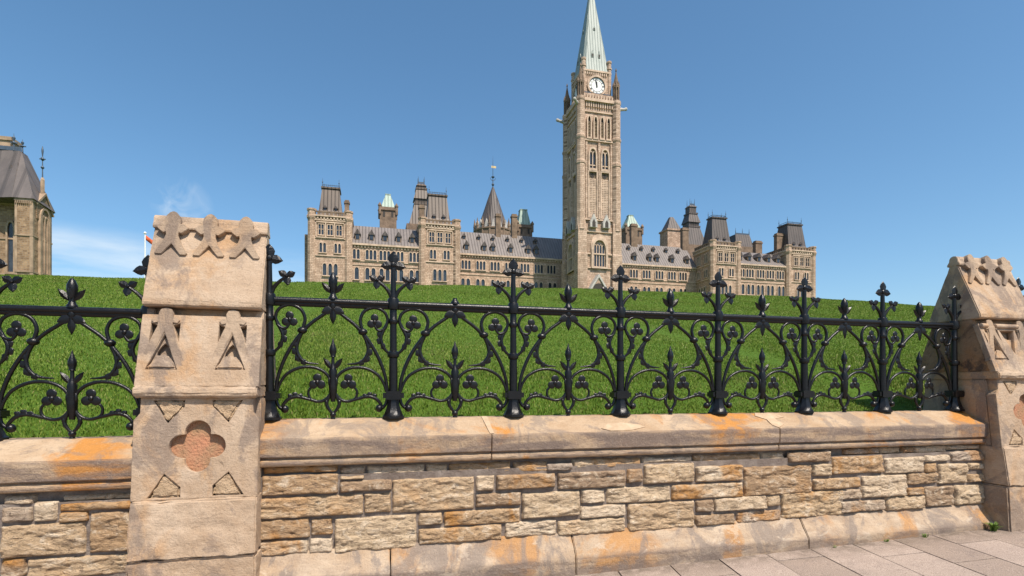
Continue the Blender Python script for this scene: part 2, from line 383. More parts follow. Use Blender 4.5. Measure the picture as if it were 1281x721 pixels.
def subdivide_noise(o, cuts_len, amp, scale, seed=0.0, axis=None):
    me = o.data; bm = bmesh.new(); bm.from_mesh(me)
    for it in range(7):
        es = [e for e in bm.edges if e.calc_length() > cuts_len]
        if not es: break
        bmesh.ops.subdivide_edges(bm, edges=es, cuts=1, use_grid_fill=True)
    bmesh.ops.triangulate(bm, faces=[f for f in bm.faces if len(f.verts) > 4])
    bm.normal_update()
    mw = o.matrix_world
    for v in bm.verts:
        p = v.co*scale+Vector((seed, seed*1.7, 0)); p.z *= 1.3
        v.co += v.normal*amp*(noise.noise(p)+.5*noise.noise(p*2.3)+.25*noise.noise(p*5.1))
    bm.to_mesh(me); bm.free(); return o

# 2D outline with holes -> slab mesh (filled through a 2D curve)
def slab(name, outer, holes, depth, m, parent, M, bevel=.004):
    cu = bpy.data.curves.new(name+'_outline', 'CURVE'); cu.dimensions = '2D'; cu.fill_mode = 'BOTH'
    cu.extrude = depth/2; cu.bevel_depth = bevel; cu.bevel_resolution = 1
    for loop in [outer]+holes:
        sp = cu.splines.new('POLY'); sp.points.add(len(loop)-1)
        for p, (a, b) in zip(sp.points, loop): p.co = (a, b, 0, 1)
        sp.use_cyclic_u = True
    co = bpy.data.objects.new(name+'_outline', cu); COL.objects.link(co)
    dg = bpy.context.evaluated_depsgraph_get(); dg.update()
    me = bpy.data.meshes.new_from_object(co.evaluated_get(dg)); me.name = name
    bpy.data.objects.remove(co); bpy.data.curves.remove(cu)
    me.transform(M); me.materials.clear(); me.materials.append(m)
    return new_obj(name, me, parent)

# ------------------------------------------------------------------ the ground, hill and pavement
def struct(o): o['kind'] = 'structure'; return o
g = MB(); g.box(-3000, 3000, -3000, 3000, -1.6, -.6)
struct(g.build('ground', simple('far_ground', (.10,.11,.06), 1, .3, .05, 0)))

CX = [-60,-40,-16.9,-14.7,-11,-4.9,-3.5,4.1,9.8,16,29.1,38.1,60,120]
CZ = [6.6,6.7,6.90,6.97,7.08,7.22,7.25,7.42,7.54,7.64,7.74,7.56,7.3,7.2]
def lawn_z(x, y):
    zc = np.interp(x, CX, CZ)
    z0 = np.interp(x, [-1.7,-.9,6.3,7.2], [1.20,1.325,1.325,1.46])
    near = z0+(zc-z0)*np.clip(y/26.0, 0, 1)-.36*np.clip(1-y/1.7, 0, 1)
    far = zc+(y-26)*.158
    far = np.where(y > 215, zc+189*.158-(y-215)*.45, far)
    z = np.where(y < 26, near, far)
    side = np.clip((np.abs(x-55)-230)/120, 0, 1)
    return z*(1-side)-1*side + np.where(y > 1, .035*np.sin(x*.9+y*.6)*np.clip(y/8,0,1), 0)
ys = np.concatenate([np.array([.10,.16,.3,.6,1]), np.arange(1.6,30,.8), np.arange(31,60,3), np.arange(62,300,6)])
xs = np.concatenate([np.arange(-320,-40,10), np.arange(-40,70,.9), np.arange(70,430,8)])
XX, YY = np.meshgrid(xs, ys); ZZ = lawn_z(XX, YY)
vv = np.stack([XX, YY, ZZ], -1).reshape(-1, 3); nx = len(xs)
ff = [(j*nx+i, j*nx+i+1, (j+1)*nx+i+1, (j+1)*nx+i) for j in range(len(ys)-1) for i in range(nx-1)]
me = bpy.data.meshes.new('lawn_hill'); me.from_pydata(vv.tolist(), [], ff); me.materials.append(LAWN); me.shade_smooth()
struct(new_obj('lawn_hill', me))

rng = np.random.default_rng(3)
def grass():
    N = 650000
    # denser near, sparser and larger far
    y = .25+(26.4-.25)*rng.random(N)**1.5
    half = (y+4.6)
    x = -1.05*half+ (1.05+1.72)*half*rng.random(N)
    keep = ~((y < .45) & (((x > -1.75) & (x < -.65)) | ((x > 6.25) & (x < 7.3))))
    x, y = x[keep], y[keep]; n = len(x)
    dist = np.hypot(x, y+4.6)
    z = lawn_z(x, y)
    clump = np.sin(x*3.1+2*np.sin(y*2.3))*np.sin(y*2.7+1.5*np.sin(x*1.9))
    h = (.024+.021*rng.random(n)+.006*clump)*(.70+dist*.022); w = (.0024+.002*rng.random(n))*(.7+dist*.085)
    a = rng.random(n)*2*np.pi; lean = .2+.75*rng.random(n); la = rng.random(n)*2*np.pi
    dx, dy = np.cos(a)*w, np.sin(a)*w
    tipx = x+np.cos(la)*lean*h; tipy = y+np.sin(la)*lean*h; 
    mx_, my_ = x+np.cos(la)*lean*h*.35, y+np.sin(la)*lean*h*.35
    V = np.empty((n, 5, 3), np.float32)
    V[:,0] = np.stack([x-dx, y-dy, z-.01], -1); V[:,1] = np.stack([x+dx, y+dy, z-.01], -1)
    V[:,2] = np.stack([mx_+dx*.8, my_+dy*.8, z+h*.6], -1); V[:,3] = np.stack([mx_-dx*.8, my_-dy*.8, z+h*.6], -1)
    V[:,4] = np.stack([tipx, tipy, z+h*(1-.25*lean)], -1)
    base = (np.arange(n)*5)[:,None]
    loops = np.concatenate([base+np.array([[0,1,2,3]]), base+np.array([[3,2,4]])], 1).ravel().astype(np.int32)
    me = bpy.data.meshes.new('grass'); me.vertices.add(n*5); me.vertices.foreach_set('co', V.ravel())
    me.loops.add(len(loops)); me.loops.foreach_set('vertex_index', loops)
    me.polygons.add(n*2); st = (np.arange(n)*7)[:,None]+np.array([[0,4]]); me.polygons.foreach_set('loop_start', st.ravel().astype(np.int32))
    me.polygons.foreach_set('loop_total', np.tile([4,3], n).astype(np.int32)); me.update(calc_edges=True)
    t = np.clip(rng.random(n)*.85+.12*clump+.06, 0, 1); straw = rng.random(n) < .035; t[straw] = 1
    col = np.zeros((n,5,4), np.float32); col[...,0] = t[:,None]; col[...,3] = 1
    at_ = me.color_attributes.new('tint', 'FLOAT_COLOR', 'POINT'); at_.data.foreach_set('color', col.ravel())
    me.materials.append(BLADE)
    o = new_obj('grass', me); tag(o, 'mown green grass covering the sloping lawn behind the railing', 'grass', kind='stuff')
grass()

# pavement: slabs laid askew to the wall, one joint sheet below
def pave_z(x, y): return .0+.021*x+.012*(y+.35)
pm = MB()
ang = R(11); ca, sa = math.cos(ang), math.sin(ang)
L, W = .92, .50
for i in range(-14, 34):
    for j in range(-14, 6):
        u0 = i*W; v0 = j*L+(.46 if i % 2 else 0)+.11*math.sin(i*1.7)
        u1, v1 = u0+W-.012, v0+L-.012
        c = [(u0,v0),(u1,v0),(u1,v1),(u0,v1)]
        w = [(ca*u+sa*v+1.1, -sa*u*0.15+ca*v-.1) for u, v in c]      # joints run askew, courses stay near parallel to the wall
        if max(p[1] for p in w) > 1.0 or min(p[0] for p in w) < -9 or max(p[0] for p in w) > 16: continue
        dz = random.uniform(-.003,.003); t = (random.random(), random.random(), 0)
        top = [(p[0],p[1],pave_z(*p)+dz) for p in w]
        pm.add(top+[(p[0],p[1],p[2]-.06) for p in top], [(0,1,2,3),(0,4,5,1),(1,5,6,2),(2,6,7,3),(3,7,4,0)], t)
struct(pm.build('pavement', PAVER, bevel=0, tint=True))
jm = MB(); jm.add([(-40,-30,pave_z(-40,-30)-.012),(60,-30,pave_z(60,-30)-.012),(60,.3,pave_z(60,.3)-.012),(-40,.3,pave_z(-40,.3)-.012)], [(0,1,2,3)])
struct(jm.build('pavement_bed', JOINT))

# ------------------------------------------------------------------ the stone wall
Z3 = (320,500,3.261); Z4 = (660,500,3.2025); Z2 = (1060,500,3.2624); Z7 = (0,500,3.2624)
def conv(z, rects):
    o = []
    for a, b, c, d in rects:
        xm = z[0]+(a+b)/2/z[2]; ym = z[1]+(c+d)/2/z[2]
        x0 = at(z[0]+a/z[2], ym, -.245).x; x1 = at(z[0]+b/z[2], ym, -.245).x
        zt = at(xm, z[1]+c/z[2], -.245).z; zb = at(xm, z[1]+d/z[2], -.245).z
        o.append((x0, x1, zb, zt))
    return o
main_stones = conv(Z3, [(28,330,272,303),(345,445,278,308),(455,690,272,313),(698,785,268,310),(793,1045,262,303),(1058,1195,258,297),
    (25,335,310,388),(345,440,313,327),(345,553,331,374),(558,890,321,455),(900,973,312,372),(983,1222,305,364),(12,437,395,480),(443,550,382,462),
    (900,1082,382,435),(1088,1322,378,480),(12,218,490,568),(226,312,487,553),(322,655,478,615),(665,760,463,512),(768,1078,450,510),
    (14,214,575,633),(219,312,568,622),(665,1003,520,582),(1018,1226,495,558)]) + \
  conv(Z4, [(80,180,258,284),(186,460,240,275),(468,666,232,254),(674,940,222,260),(950,1040,216,250),(1048,1215,210,250),
    (122,393,290,355),(400,462,278,333),(468,667,258,334),(676,862,266,328),(869,1138,266,382),(1144,1217,258,306),
    (216,310,362,415),(318,573,349,413),(580,862,337,397),(1146,1283,317,360),
    (213,393,423,472),(403,667,412,520),(676,743,403,450),(749,955,390,443),(960,1013,386,428),(1019,1265,368,470),
    (122,390,480,537),(673,828,460,502),(838,1013,447,490)]) + \
  conv(Z2, [(0,140,200,225),(148,230,197,222),(236,285,195,220),(290,418,192,218),(425,552,187,206),
    (-8,54,318,361),(-60,145,232,302),(155,313,236,300),(319,415,228,252),(423,552,212,252),
    (320,365,260,298),(373,488,262,342),(495,556,259,287),(61,238,309,398),(246,368,300,345),(495,557,304,337),
    (-60,55,368,407),(245,312,360,390),(319,432,354,435),(440,555,348,428),(-30,150,412,457),(158,313,395,449)])
left_stones = conv(Z7, [(4,130,397,432),(4,130,440,500),(138,230,420,497),(243,545,392,414),(243,545,421,452),(243,358,460,500),(366,548,460,622),
    (4,347,508,640),(4,103,650,722),(112,545,640,724)])
def grow(rects, x0, x1, z0, z1, seed):                 # rubble coursing for the stretches past the frame
    rd = random.Random(seed); z = z0
    while z < z1-.03:
        h = min(rd.choice([.085,.1,.13]), z1-z); x = x0
        if z1-z-h < .05: h = z1-z
        while x < x1-.03:
            w = rd.uniform(.14,.42)
            if x1-x-w < .12: w = x1-x
            rects.append((x+.006, x+w-.006, z+.006, z+h-.006)); x += w
        z += h
def rubble(name, rects, parent, yf, ztop):
    """rock-faced stones standing proud of the mortar, one mesh"""
    mb = MB(); rd = random.Random(5)
    for (x0, x1, z0, z1) in rects:
        x0 -= .003; x1 += .003; z0 -= .0025; z1 += .0025
        w, h = x1-x0, z1-z0
        if w < .02 or h < .012: continue
        nx_, nz_ = max(5, int(w/.010)), max(5, int(h/.008)); sd = rd.uniform(0, 90); tn = (rd.random(), rd.random(), rd.random())
        back = .042 if z1 > ztop-.045 and h < .1 else 0
        proud = rd.uniform(.02, .038); ti = rd.uniform(-.3,.3); tj = rd.uniform(-.5,.1)
        vs = []; fs = []
        for j in range(nz_+1):
            for i in range(nx_+1):
                a, b = i/nx_, j/nz_
                ex = min(a, 1-a)*w; ez = min(b, 1-b)*h; e = min(ex, ez)
                fx = max(0, 1-ex/.03); fz = max(0, 1-ez/.03)
                px = x0+a*w+.009*fx*noise.noise((b*h*16, sd, 3 if a < .5 else 9))
                pz = z0+b*h+.008*fz*noise.noise((x0*9+a*w*10, sd+4, 0 if b < .5 else 7))
                cr = .014+.010*noise.noise((px*8, sd+1, pz*8))
                r = min(1, e/max(.006, cr+.006)); bul = math.sqrt(max(0, 1-(1-r)**2))
                wz = pz+.010*noise.noise((px*7, sd, 5))
                n1 = noise.noise(Vector((px*6, sd, wz*15))); n2 = noise.noise(Vector((px*17, sd+3, wz*38))); n3 = noise.noise(Vector((px*45, sd+7, wz*85)))
                crack = max(0, 1-abs(noise.noise(Vector((px*3.2, sd+11, wz*26))))*9)*max(0, noise.noise(Vector((px*4, sd+17, wz*4)))+.25)
                ledge = (math.floor((n1*.5+.5)*4)/4-.4)*.016
                d = max(.006*bul, proud*bul*(1+ti*(a-.5)+tj*(b-.5))+bul*(.011*n1+.009*n2+.004*n3+ledge-.018*min(1,crack)))
                vs.append((px, yf+back-d+.014*(1-bul), pz))
        for j in range(nz_):
            for i in range(nx_):
                k = j*(nx_+1)+i; fs.append((k, k+1, k+nx_+2, k+nx_+1))
        mb.add(vs, fs, tn)
    return mb.build(name, RUBBLE, parent, smooth=True, tint=True)

def profile_run(name, prof, x0, x1, m, parent, amp=.0035, seed=1, ln=.035):
    mb = MB(); mb.loft([[(x0, y, z) for y, z in prof], [(x1, y, z) for y, z in prof]])
    o = mb.build(name, m, parent, bevel=.007)
    subdivide_noise(o, ln, amp, 9, seed)
    smooth_by_angle(o, 35); return o
def coping_prof(z): return [(.16,z-.16),(.16,z),(-.02,z),(-.285,z-.128),(-.289,z-.14),(-.283,z-.268),(-.248,z-.276),(-.248,z-.285),(-.262,z-.288),(-.272,z-.302),(-.272,z-.325),(-.262,z-.338),(-.235,z-.344),(-.2,z-.345)]
def plinth_prof(z, zg): return [(-.15,z+.0),(-.236,z),(-.355,z-.185),(-.358,z-.20),(-.352,zg-.15),(-.15,zg-.15)]
def stone_wall(name, label, x0, x1, z, coping_joints, plinth_joints, stones):
    t = tag(empty(name, (0,0,0)), label, 'wall')
    core = MB(); core.box(x0, x1, -.228, .15, -.4, z-.42); core.box(x0, x1, -.182, .148, z-.42, z-.34); core.box(x0, x1, -.19, .14, z-.345, z-.17)
    c = core.build('mortar_core', MORTAR, t); subdivide_noise(c, .06, .004, 16, 2)
    rubble('rubble_face', stones, t, -.232, z-.345)
    J = [x0]+coping_joints+[x1]
    for i in range(len(J)-1): profile_run('coping_stone', coping_prof(z), J[i]+(.004 if i else 0), J[i+1]-.004*(i < len(J)-2), COPING, t, seed=i*3.1+x0)
    J = [x0]+plinth_joints+[x1]
    for i in range(len(J)-1):
        xm = (J[i]+J[i+1])/2
        profile_run('plinth_stone', plinth_prof(z-.985, pave_z(xm,-.4)), J[i]+(.004 if i else 0), J[i+1]-.004, PLINTH, t, seed=i*2.3+x0, amp=.005)
    return t
PX0, PX1 = -1.60, -.81          # pier by the left frame edge
QX0, QX1 = 6.345, 7.14          # pier at the right end
grow(left_stones, -4.6, -2.66, .24, .895, 4)
right_stones = []; grow(right_stones, QX1, 10.2, .52, 1.14, 8)
stone_wall('stone_wall', 'long rough sandstone wall under the railing, between the two gabled piers', PX1, QX0, 1.354, [.945,3.73], [.135,1.65,3.99], main_stones)
stone_wall('stone_wall', 'short lower stretch of rough stone wall at the left edge, left of the near pier', -4.6, PX0, 1.236, [-3.2], [-2.9], left_stones)
stone_wall('stone_wall', 'wall stretch beyond the far right pier, mostly cut off by the frame', QX1, 10.2, 1.50, [8.7], [8.9], right_stones)

# pale mortar patches on the coping
mb = MB()
def patch_on_coping(mb, pts):      # pts (x, s) with s down the coping slope
    a = Vector((0,-.02,1.354)); b = Vector((0,-.285,1.226)); n = Vector((0,-.435,.9))
    mb.prism([(p[0], p[1]) for p in pts], a, (1,0,0), (b-a), n, -.006, .0075)
patch_on_coping(mb, [(3.66,.0),(3.86,.02),(3.93,.3),(3.80,.42),(3.82,.78),(3.72,.98),(3.68,.8),(3.70,.45),(3.62,.2)])
patch_on_coping(mb, [(2.02,.55),(2.16,.5),(2.30,.62),(2.36,.78),(2.20,.95),(2.0,.97),(1.93,.82)])
patch_on_coping(mb, [(.91,.0),(.96,.0),(.965,.98),(.93,.98)])
wall_main = [o for o in COL.objects if o.name == 'stone_wall'][0]
p = mb.build('mortar_patch', simple('pale_mortar', (.48,.36,.24), .95, .35, 12, .5, .004, col2=(.36,.25,.155)), wall_main); subdivide_noise(p, .03, .003, 20, 3)

# ------------------------------------------------------------------ the gabled piers
def arc(cx, cy, r, a0, a1, n): return [(cx+r*math.cos(R(a0+(a1-a0)*i/n)), cy+r*math.sin(R(a0+(a1-a0)*i/n))) for i in range(n+1)]
def frame(o, u, v):
    u = Vector(u).normalized(); v = Vector(v).normalized(); n = u.cross(v)
    M = Matrix((( u.x, v.x, n.x, o[0]), (u.y, v.y, n.y, o[1]), (u.z, v.z, n.z, o[2]), (0,0,0,1))); return M
def stone_prism(name, pts, M, t0, t1, m, parent, bevel=.006, ln=.03, amp=.003, seed=0, sc=14):
    mb = MB(); o = M.translation; u, v, n = M.col[0].xyz, M.col[1].xyz, M.col[2].xyz
    mb.prism(pts, o, u, v, n, t0, t1); ob = mb.build(name, m, parent, bevel=bevel)
    if ln: subdivide_noise(ob, ln, amp, sc, seed)
    smooth_by_angle(ob, 40); return ob
CROSS = [(-.108,-.288),(-.100,-.302),(-.062,-.302),(0,-.215),(.062,-.302),(.100,-.302),(.108,-.288),(.058,-.20),(.040,-.145),(.042,-.122),(.06,-.128),(.09,-.105),(.108,-.085),(.078,-.055),(.05,-.05),
         (.052,-.02),(.044,.014),(.022,.040),(0,.05),(-.022,.040),(-.044,.014),(-.052,-.02),(-.05,-.05),(-.078,-.055),(-.108,-.085),(-.09,-.105),(-.06,-.128),(-.042,-.122),(-.040,-.145),(-.058,-.20)]
AFRAME = [(-.165,-.475),(-.105,-.475),(0,-.165),(.105,-.475),(.165,-.475),(.05,-.13),(.047,-.09),(.075,-.098),(.093,-.07),(.07,-.048),(.045,-.045),
          (.047,-.01),(.035,.02),(0,.032),(-.035,.02),(-.047,-.01),(-.045,-.045),(-.07,-.048),(-.093,-.07),(-.075,-.098),(-.047,-.09),(-.05,-.13)]
def pier(label, X0, X1, dz, dy, seed, variant=False):
    W = X1-X0; t = tag(empty('stone_pier', (X0,.07,0)), label, 'pier', 'gabled stone piers of the boundary wall')
    P = lambda mb, name, m=DRESSED, **k: (lambda o: (subdivide_noise(o, k.get('ln',.04), k.get('amp',.004), 9, seed), smooth_by_angle(o, 35))[0])(mb.build(name, m, t, bevel=k.get('bevel',.009)))
    Yc = .07
    yf = lambda y: y-dy
    def sect(mb, prof, x0=0, x1=W):                    # full section mirrored about the wall's middle
        pts = [(Yc+(y-Yc), z+dz) for y, z in prof]; pts2 = [(2*Yc-y, z+dz) for y, z in reversed(prof)]
        ring = pts+pts2
        mb.loft([[(x0, y, z) for y, z in ring], [(x1, y, z) for y, z in ring]])
    # gable cap
    mb = MB(); sect(mb, [(-.16,2.195),(-.205,2.20),(-.212,2.235),(Yc-.035,2.845)]); P(mb, 'gable_cap')
    # ridge moulding, trefoil in section
    mb = MB(); ring = [(Yc+a*1.0, 2.868+dz+b) for a, b in [(-.03,-.05),(-.064,-.056),(-.070,-.044),(-.066,-.028),(-.052,-.006),(-.048,.01),(-.046,.03),(-.03,.052),(0,.06),(.03,.052),(.046,.03),(.048,.01),(.052,-.006),(.066,-.028),(.070,-.044),(.064,-.056),(.03,-.05)]]
    mb.loft([[(-.004, y, z) for y, z in ring], [(W+.004, y, z) for y, z in ring]]); P(mb, 'ridge_moulding', ln=.05, amp=.003, bevel=.004)
    n = Vector((0, -.645, .285)).normalized(); up = Vector((0, .285, .645)).normalized()
    for k, cx in enumerate((.14, .395, .645)):
        M = frame((cx, -.004, 2.895+dz), (1,0,0), (0,.060,.28))
        stone_prism('trefoil_cross', CROSS, M, -.06, .012, WEATHERED, t, seed=seed+k, amp=.0012, bevel=.003, ln=.04)
    # panel block
    yt, yb = -.165, -.33-dy
    core = MB(); sect(core, [(-.33-dy+.075,1.60),(yt+.075,2.20)], .03, W-.03); P(core, 'panel_core', ln=0.08)
    sh = MB(); sh.loft([[(.0,yt+.05,2.195+dz),(0,yb+.05,1.62+dz),(0,2*Yc-yb,1.62+dz),(0,2*Yc-yt,2.195+dz)], [(.06,yt+.05,2.195+dz),(.06,yb+.05,1.62+dz),(.06,2*Yc-yb,1.62+dz),(.06,2*Yc-yt,2.195+dz)]])
    P(sh, 'side_slab', STAINED_SHADE if variant else DRESSED); sh = MB()
    sh.loft([[(W-.06,yt+.05,2.195+dz),(W-.06,yb+.05,1.62+dz),(W-.06,2*Yc-yb,1.62+dz),(W-.06,2*Yc-yt,2.195+dz)], [(W,yt+.05,2.195+dz),(W,yb+.05,1.62+dz),(W,2*Yc-yb,1.62+dz),(W,2*Yc-yt,2.195+dz)]])
    P(sh, 'side_slab')
    vdir = Vector((0, yt-yb, 2.195-1.62)); Lp = vdir.length
    M = frame((0, yt, 2.195+dz), (1,0,0), vdir)         # local v runs up, n faces the street
    holes = []; inner = []
    for cx in (.152, .595):
        holes.append([(cx+.0,-.17),(cx-.106,-.475),(cx+.106,-.475)])
        for s_ in (-1, 1): holes.append([(cx+s_*.046,-.108),(cx+s_*.098,-.085),(cx+s_*.098,-.275)][::s_])
        inner.append([(cx-.05,-.41),(cx-.047,-.32),(cx-.022,-.27),(cx,-.245),(cx+.022,-.27),(cx+.047,-.32),(cx+.05,-.41)])
    holes = [[(a, b*.93-.04) for a, b in h] for h in holes]; inner = [[(a, b*.93-.04) for a, b in h] for h in inner]
    if variant:
        holes += [[(.028,-.13),(.028,-.34),(.078,-.18)], [(.265,-.13),(.485,-.13),(.375,-.42)]]
        for a, b in ((.0,.105),(.2,.55),(.645,W)):
            rl = MB(); rl.lathe([(.001,a),(.026,a+.01),(.026,b-.01),(.001,b)], n=10)
            ro = rl.build('panel_roll', DRESSED, t); ro.data.transform(M @ Matrix.Translation((0,-.088,.012)) @ Matrix.Rotation(R(90),4,'Y')); smooth_by_angle(ro, 50)
    o = slab('carved_panel', [(0,-Lp),(W,-Lp),(W,-.065),(0,-.065)], holes, .05, DRESSED, t, M @ Matrix.Translation((0,0,-.025)))
    subdivide_noise(o, .06, .003, 12, seed); smooth_by_angle(o, 35)
    o = slab('recessed_panel', [(.05,-Lp+.02),(W-.05,-Lp+.02),(W-.05,-.23),(.05,-.23)], inner, .02, DRESSED, t, M @ Matrix.Translation((0,0,-.042)), .002)
    for k, cx in enumerate((.152, .595)):
        stone_prism('gablet', [(cx+a, b*.93-.04) for a, b in AFRAME], M @ Matrix.Rotation(.046,4,'X'), -.035, .021, WEATHERED, t, seed=seed+k+5, amp=.0012, bevel=.003, ln=.04)
        lump = stone_prism('rough_infill', [(cx-.10,-.47),(cx+.10,-.47),(cx+.058,-.40),(cx+.025,-.365),(cx-.025,-.362),(cx-.058,-.40)], M, -.05, .002, DRESSED, t, .012, .016, .008, seed+k, 11)
    # band
    yb2 = yb-.025
    mb = MB(); sect(mb, [(yb+.03,1.535),(yb2+.004,1.538),(yb2-.012,1.56),(yb2-.012,1.59),(yb2+.002,1.612),(yb+.02,1.625)]); o = P(mb, 'band_moulding', ln=.028, amp=.009)
    # shaft with sunk quatrefoil and corner infills
    ys = -.315-dy
    y2 = -.385-dy
    mb = MB(); sect(mb, [(y2+.09,.83),(ys+.09,1.535)], .0, W); P(mb, 'shaft_core', ln=.08)
    v2 = Vector((0, ys-y2, 1.535-.83)); L2 = v2.length; M2 = frame((0, y2, .83+dz), (1,0,0), v2)
    qc = (.40, .365)
    quad = []
    for a in (0, 90, 180, 270): quad += arc(qc[0]+.099*math.cos(R(a)), qc[1]+.099*math.sin(R(a)), .087, a-97, a+97, 11)
    tl = [(.105,.695),(.315,.695),(.315,.645),(.205,.52)]
    bl = [(.088,.008),(.195,.185),(.303,.085),(.303,.008)]
    hs = [quad]+[tl, [(.8-a, b) for a, b in tl][::-1], bl, [(.8-a, b) for a, b in bl][::-1]]
    outer = [(0,0),(W,0),(W,.55),(W-.038,.60),(W-.038,L2),(.038,L2),(.038,.60),(0,.55)]
    o = slab('quatrefoil_panel', outer, hs, .085, DRESSED, t, M2 @ Matrix.Translation((0,0,-.0425)), .005)
    subdivide_noise(o, .06, .003, 12, seed+2); smooth_by_angle(o, 35)
    stone_prism('pink_granite_inset', [(qc[0]+(a-qc[0])*1.06, qc[1]+(b-qc[1])*1.06) for a, b in quad], M2, -.088, -.042, GRANITE, t, .0, .014, .01, seed, 30)
    for h in hs[1:]:
        mx_ = sum(a for a, b in h)/4; my_ = sum(b for a, b in h)/4
        stone_prism('rough_infill', [(mx_+(a-mx_)*.9, my_+(b-my_)*.9) for a, b in h], M2, -.085, .002, ROUGH, t, .012, .016, .012, seed+mx_*9, 20)
    # base blocks
    mb = MB(); sect(mb, [(y2-.075,.43),(y2-.022,.815),(y2-.008,.826),(y2+.03,.83)], -.004, W+.004); o = P(mb, 'base_block', ln=.025, amp=.012, bevel=.02)
    mb = MB(); sect(mb, [(y2-.10,-.25),(y2-.068,.424)], -.012, W+.008); P(mb, 'foot_block', ln=.03, amp=.009, bevel=.015)
    for ch in t.children: ch.matrix_parent_inverse = Matrix.Identity(4)
    for ch in t.children: ch.location.y -= .07           # parts are modelled in wall coordinates
    return t
pier('weathered sandstone gabled pier near the left edge, seen frontally with reddish sunk quatrefoil', PX0, PX1, 0, 0, 1.0)
pier('sandstone gabled pier at the right edge, its shaded side facing the railing', QX0, QX1, .165, .03, 7.0, True)

# ------------------------------------------------------------------ the iron railing
def trefoil(mb, c, r, ang=90):
    for k in range(3):
        a = R(ang+120*k); mb.ball((c[0]+math.cos(a)*r*.85, c[1], c[2]+math.sin(a)*r*.85), r*.84, 1, .2, 1, 12, 6)
    mb.ball(c, r*.5, 1, .8, 1, 8, 4)
H = .95
def make_post(parent):
    mb = MB()
    mb.lathe([(.094,0),(.094,.018),(.086,.024),(.066,.07),(.052,.115),(.047,.16)], n=8, ph=R(22.5))
    mb.box(-.085,.085,-.05,.05,.168,.212)
    mb.box(-.06,.06,-.06,.06,.155,.225)
    mb.lathe([(.037,.2),(.034,.5),(.046,.51),(.05,.53),(.046,.55),(.03,.56),(.0275,.78),(.036,.79),(.038,.805),(.036,.82),(.03,.83),(.03,.90),(.046,.905),(.05,.93),(.05,.97),(.044,.995),(.03,1.005),(.024,1.06),(.02,1.25)], n=12)
    p = mb.build('post', IRON, parent); smooth_by_angle(p, 38)
    mb = MB(); c = (0,-.006,1.275)
    mb.petal(c, (0,1), .115, .044, .008); mb.petal(c, (-1,-.16), .104, .038, .008); mb.petal(c, (1,-.16), .104, .038, .008); mb.petal(c, (0,-1), .06, .03, .008)
    mb.ball((0,-.012,1.275), .022, 1, .6, 1)
    f_ = mb.build('cross_finial', IRON, p)
    for s in (-1, 1):
        mb = MB()
        mb.tube([(s*.01,0,.985),(s*.03,0,1.04),(s*.07,-.004,1.09),(s*.125,-.008,1.135)], [.02,.017,.014,.012])
        c = (s*.13,-.012,1.14)
        mb.petal(c, (s*-.85,.5), .072, .029, .007); mb.petal(c, (s*.9,.45), .072, .029, .007); mb.petal(c, (s*.12,-1), .078, .030, .007, .008)
        mb.ball((c[0],-.02,c[2]), .013)
        l_ = mb.build('side_leaf', IRON, p)
    return p
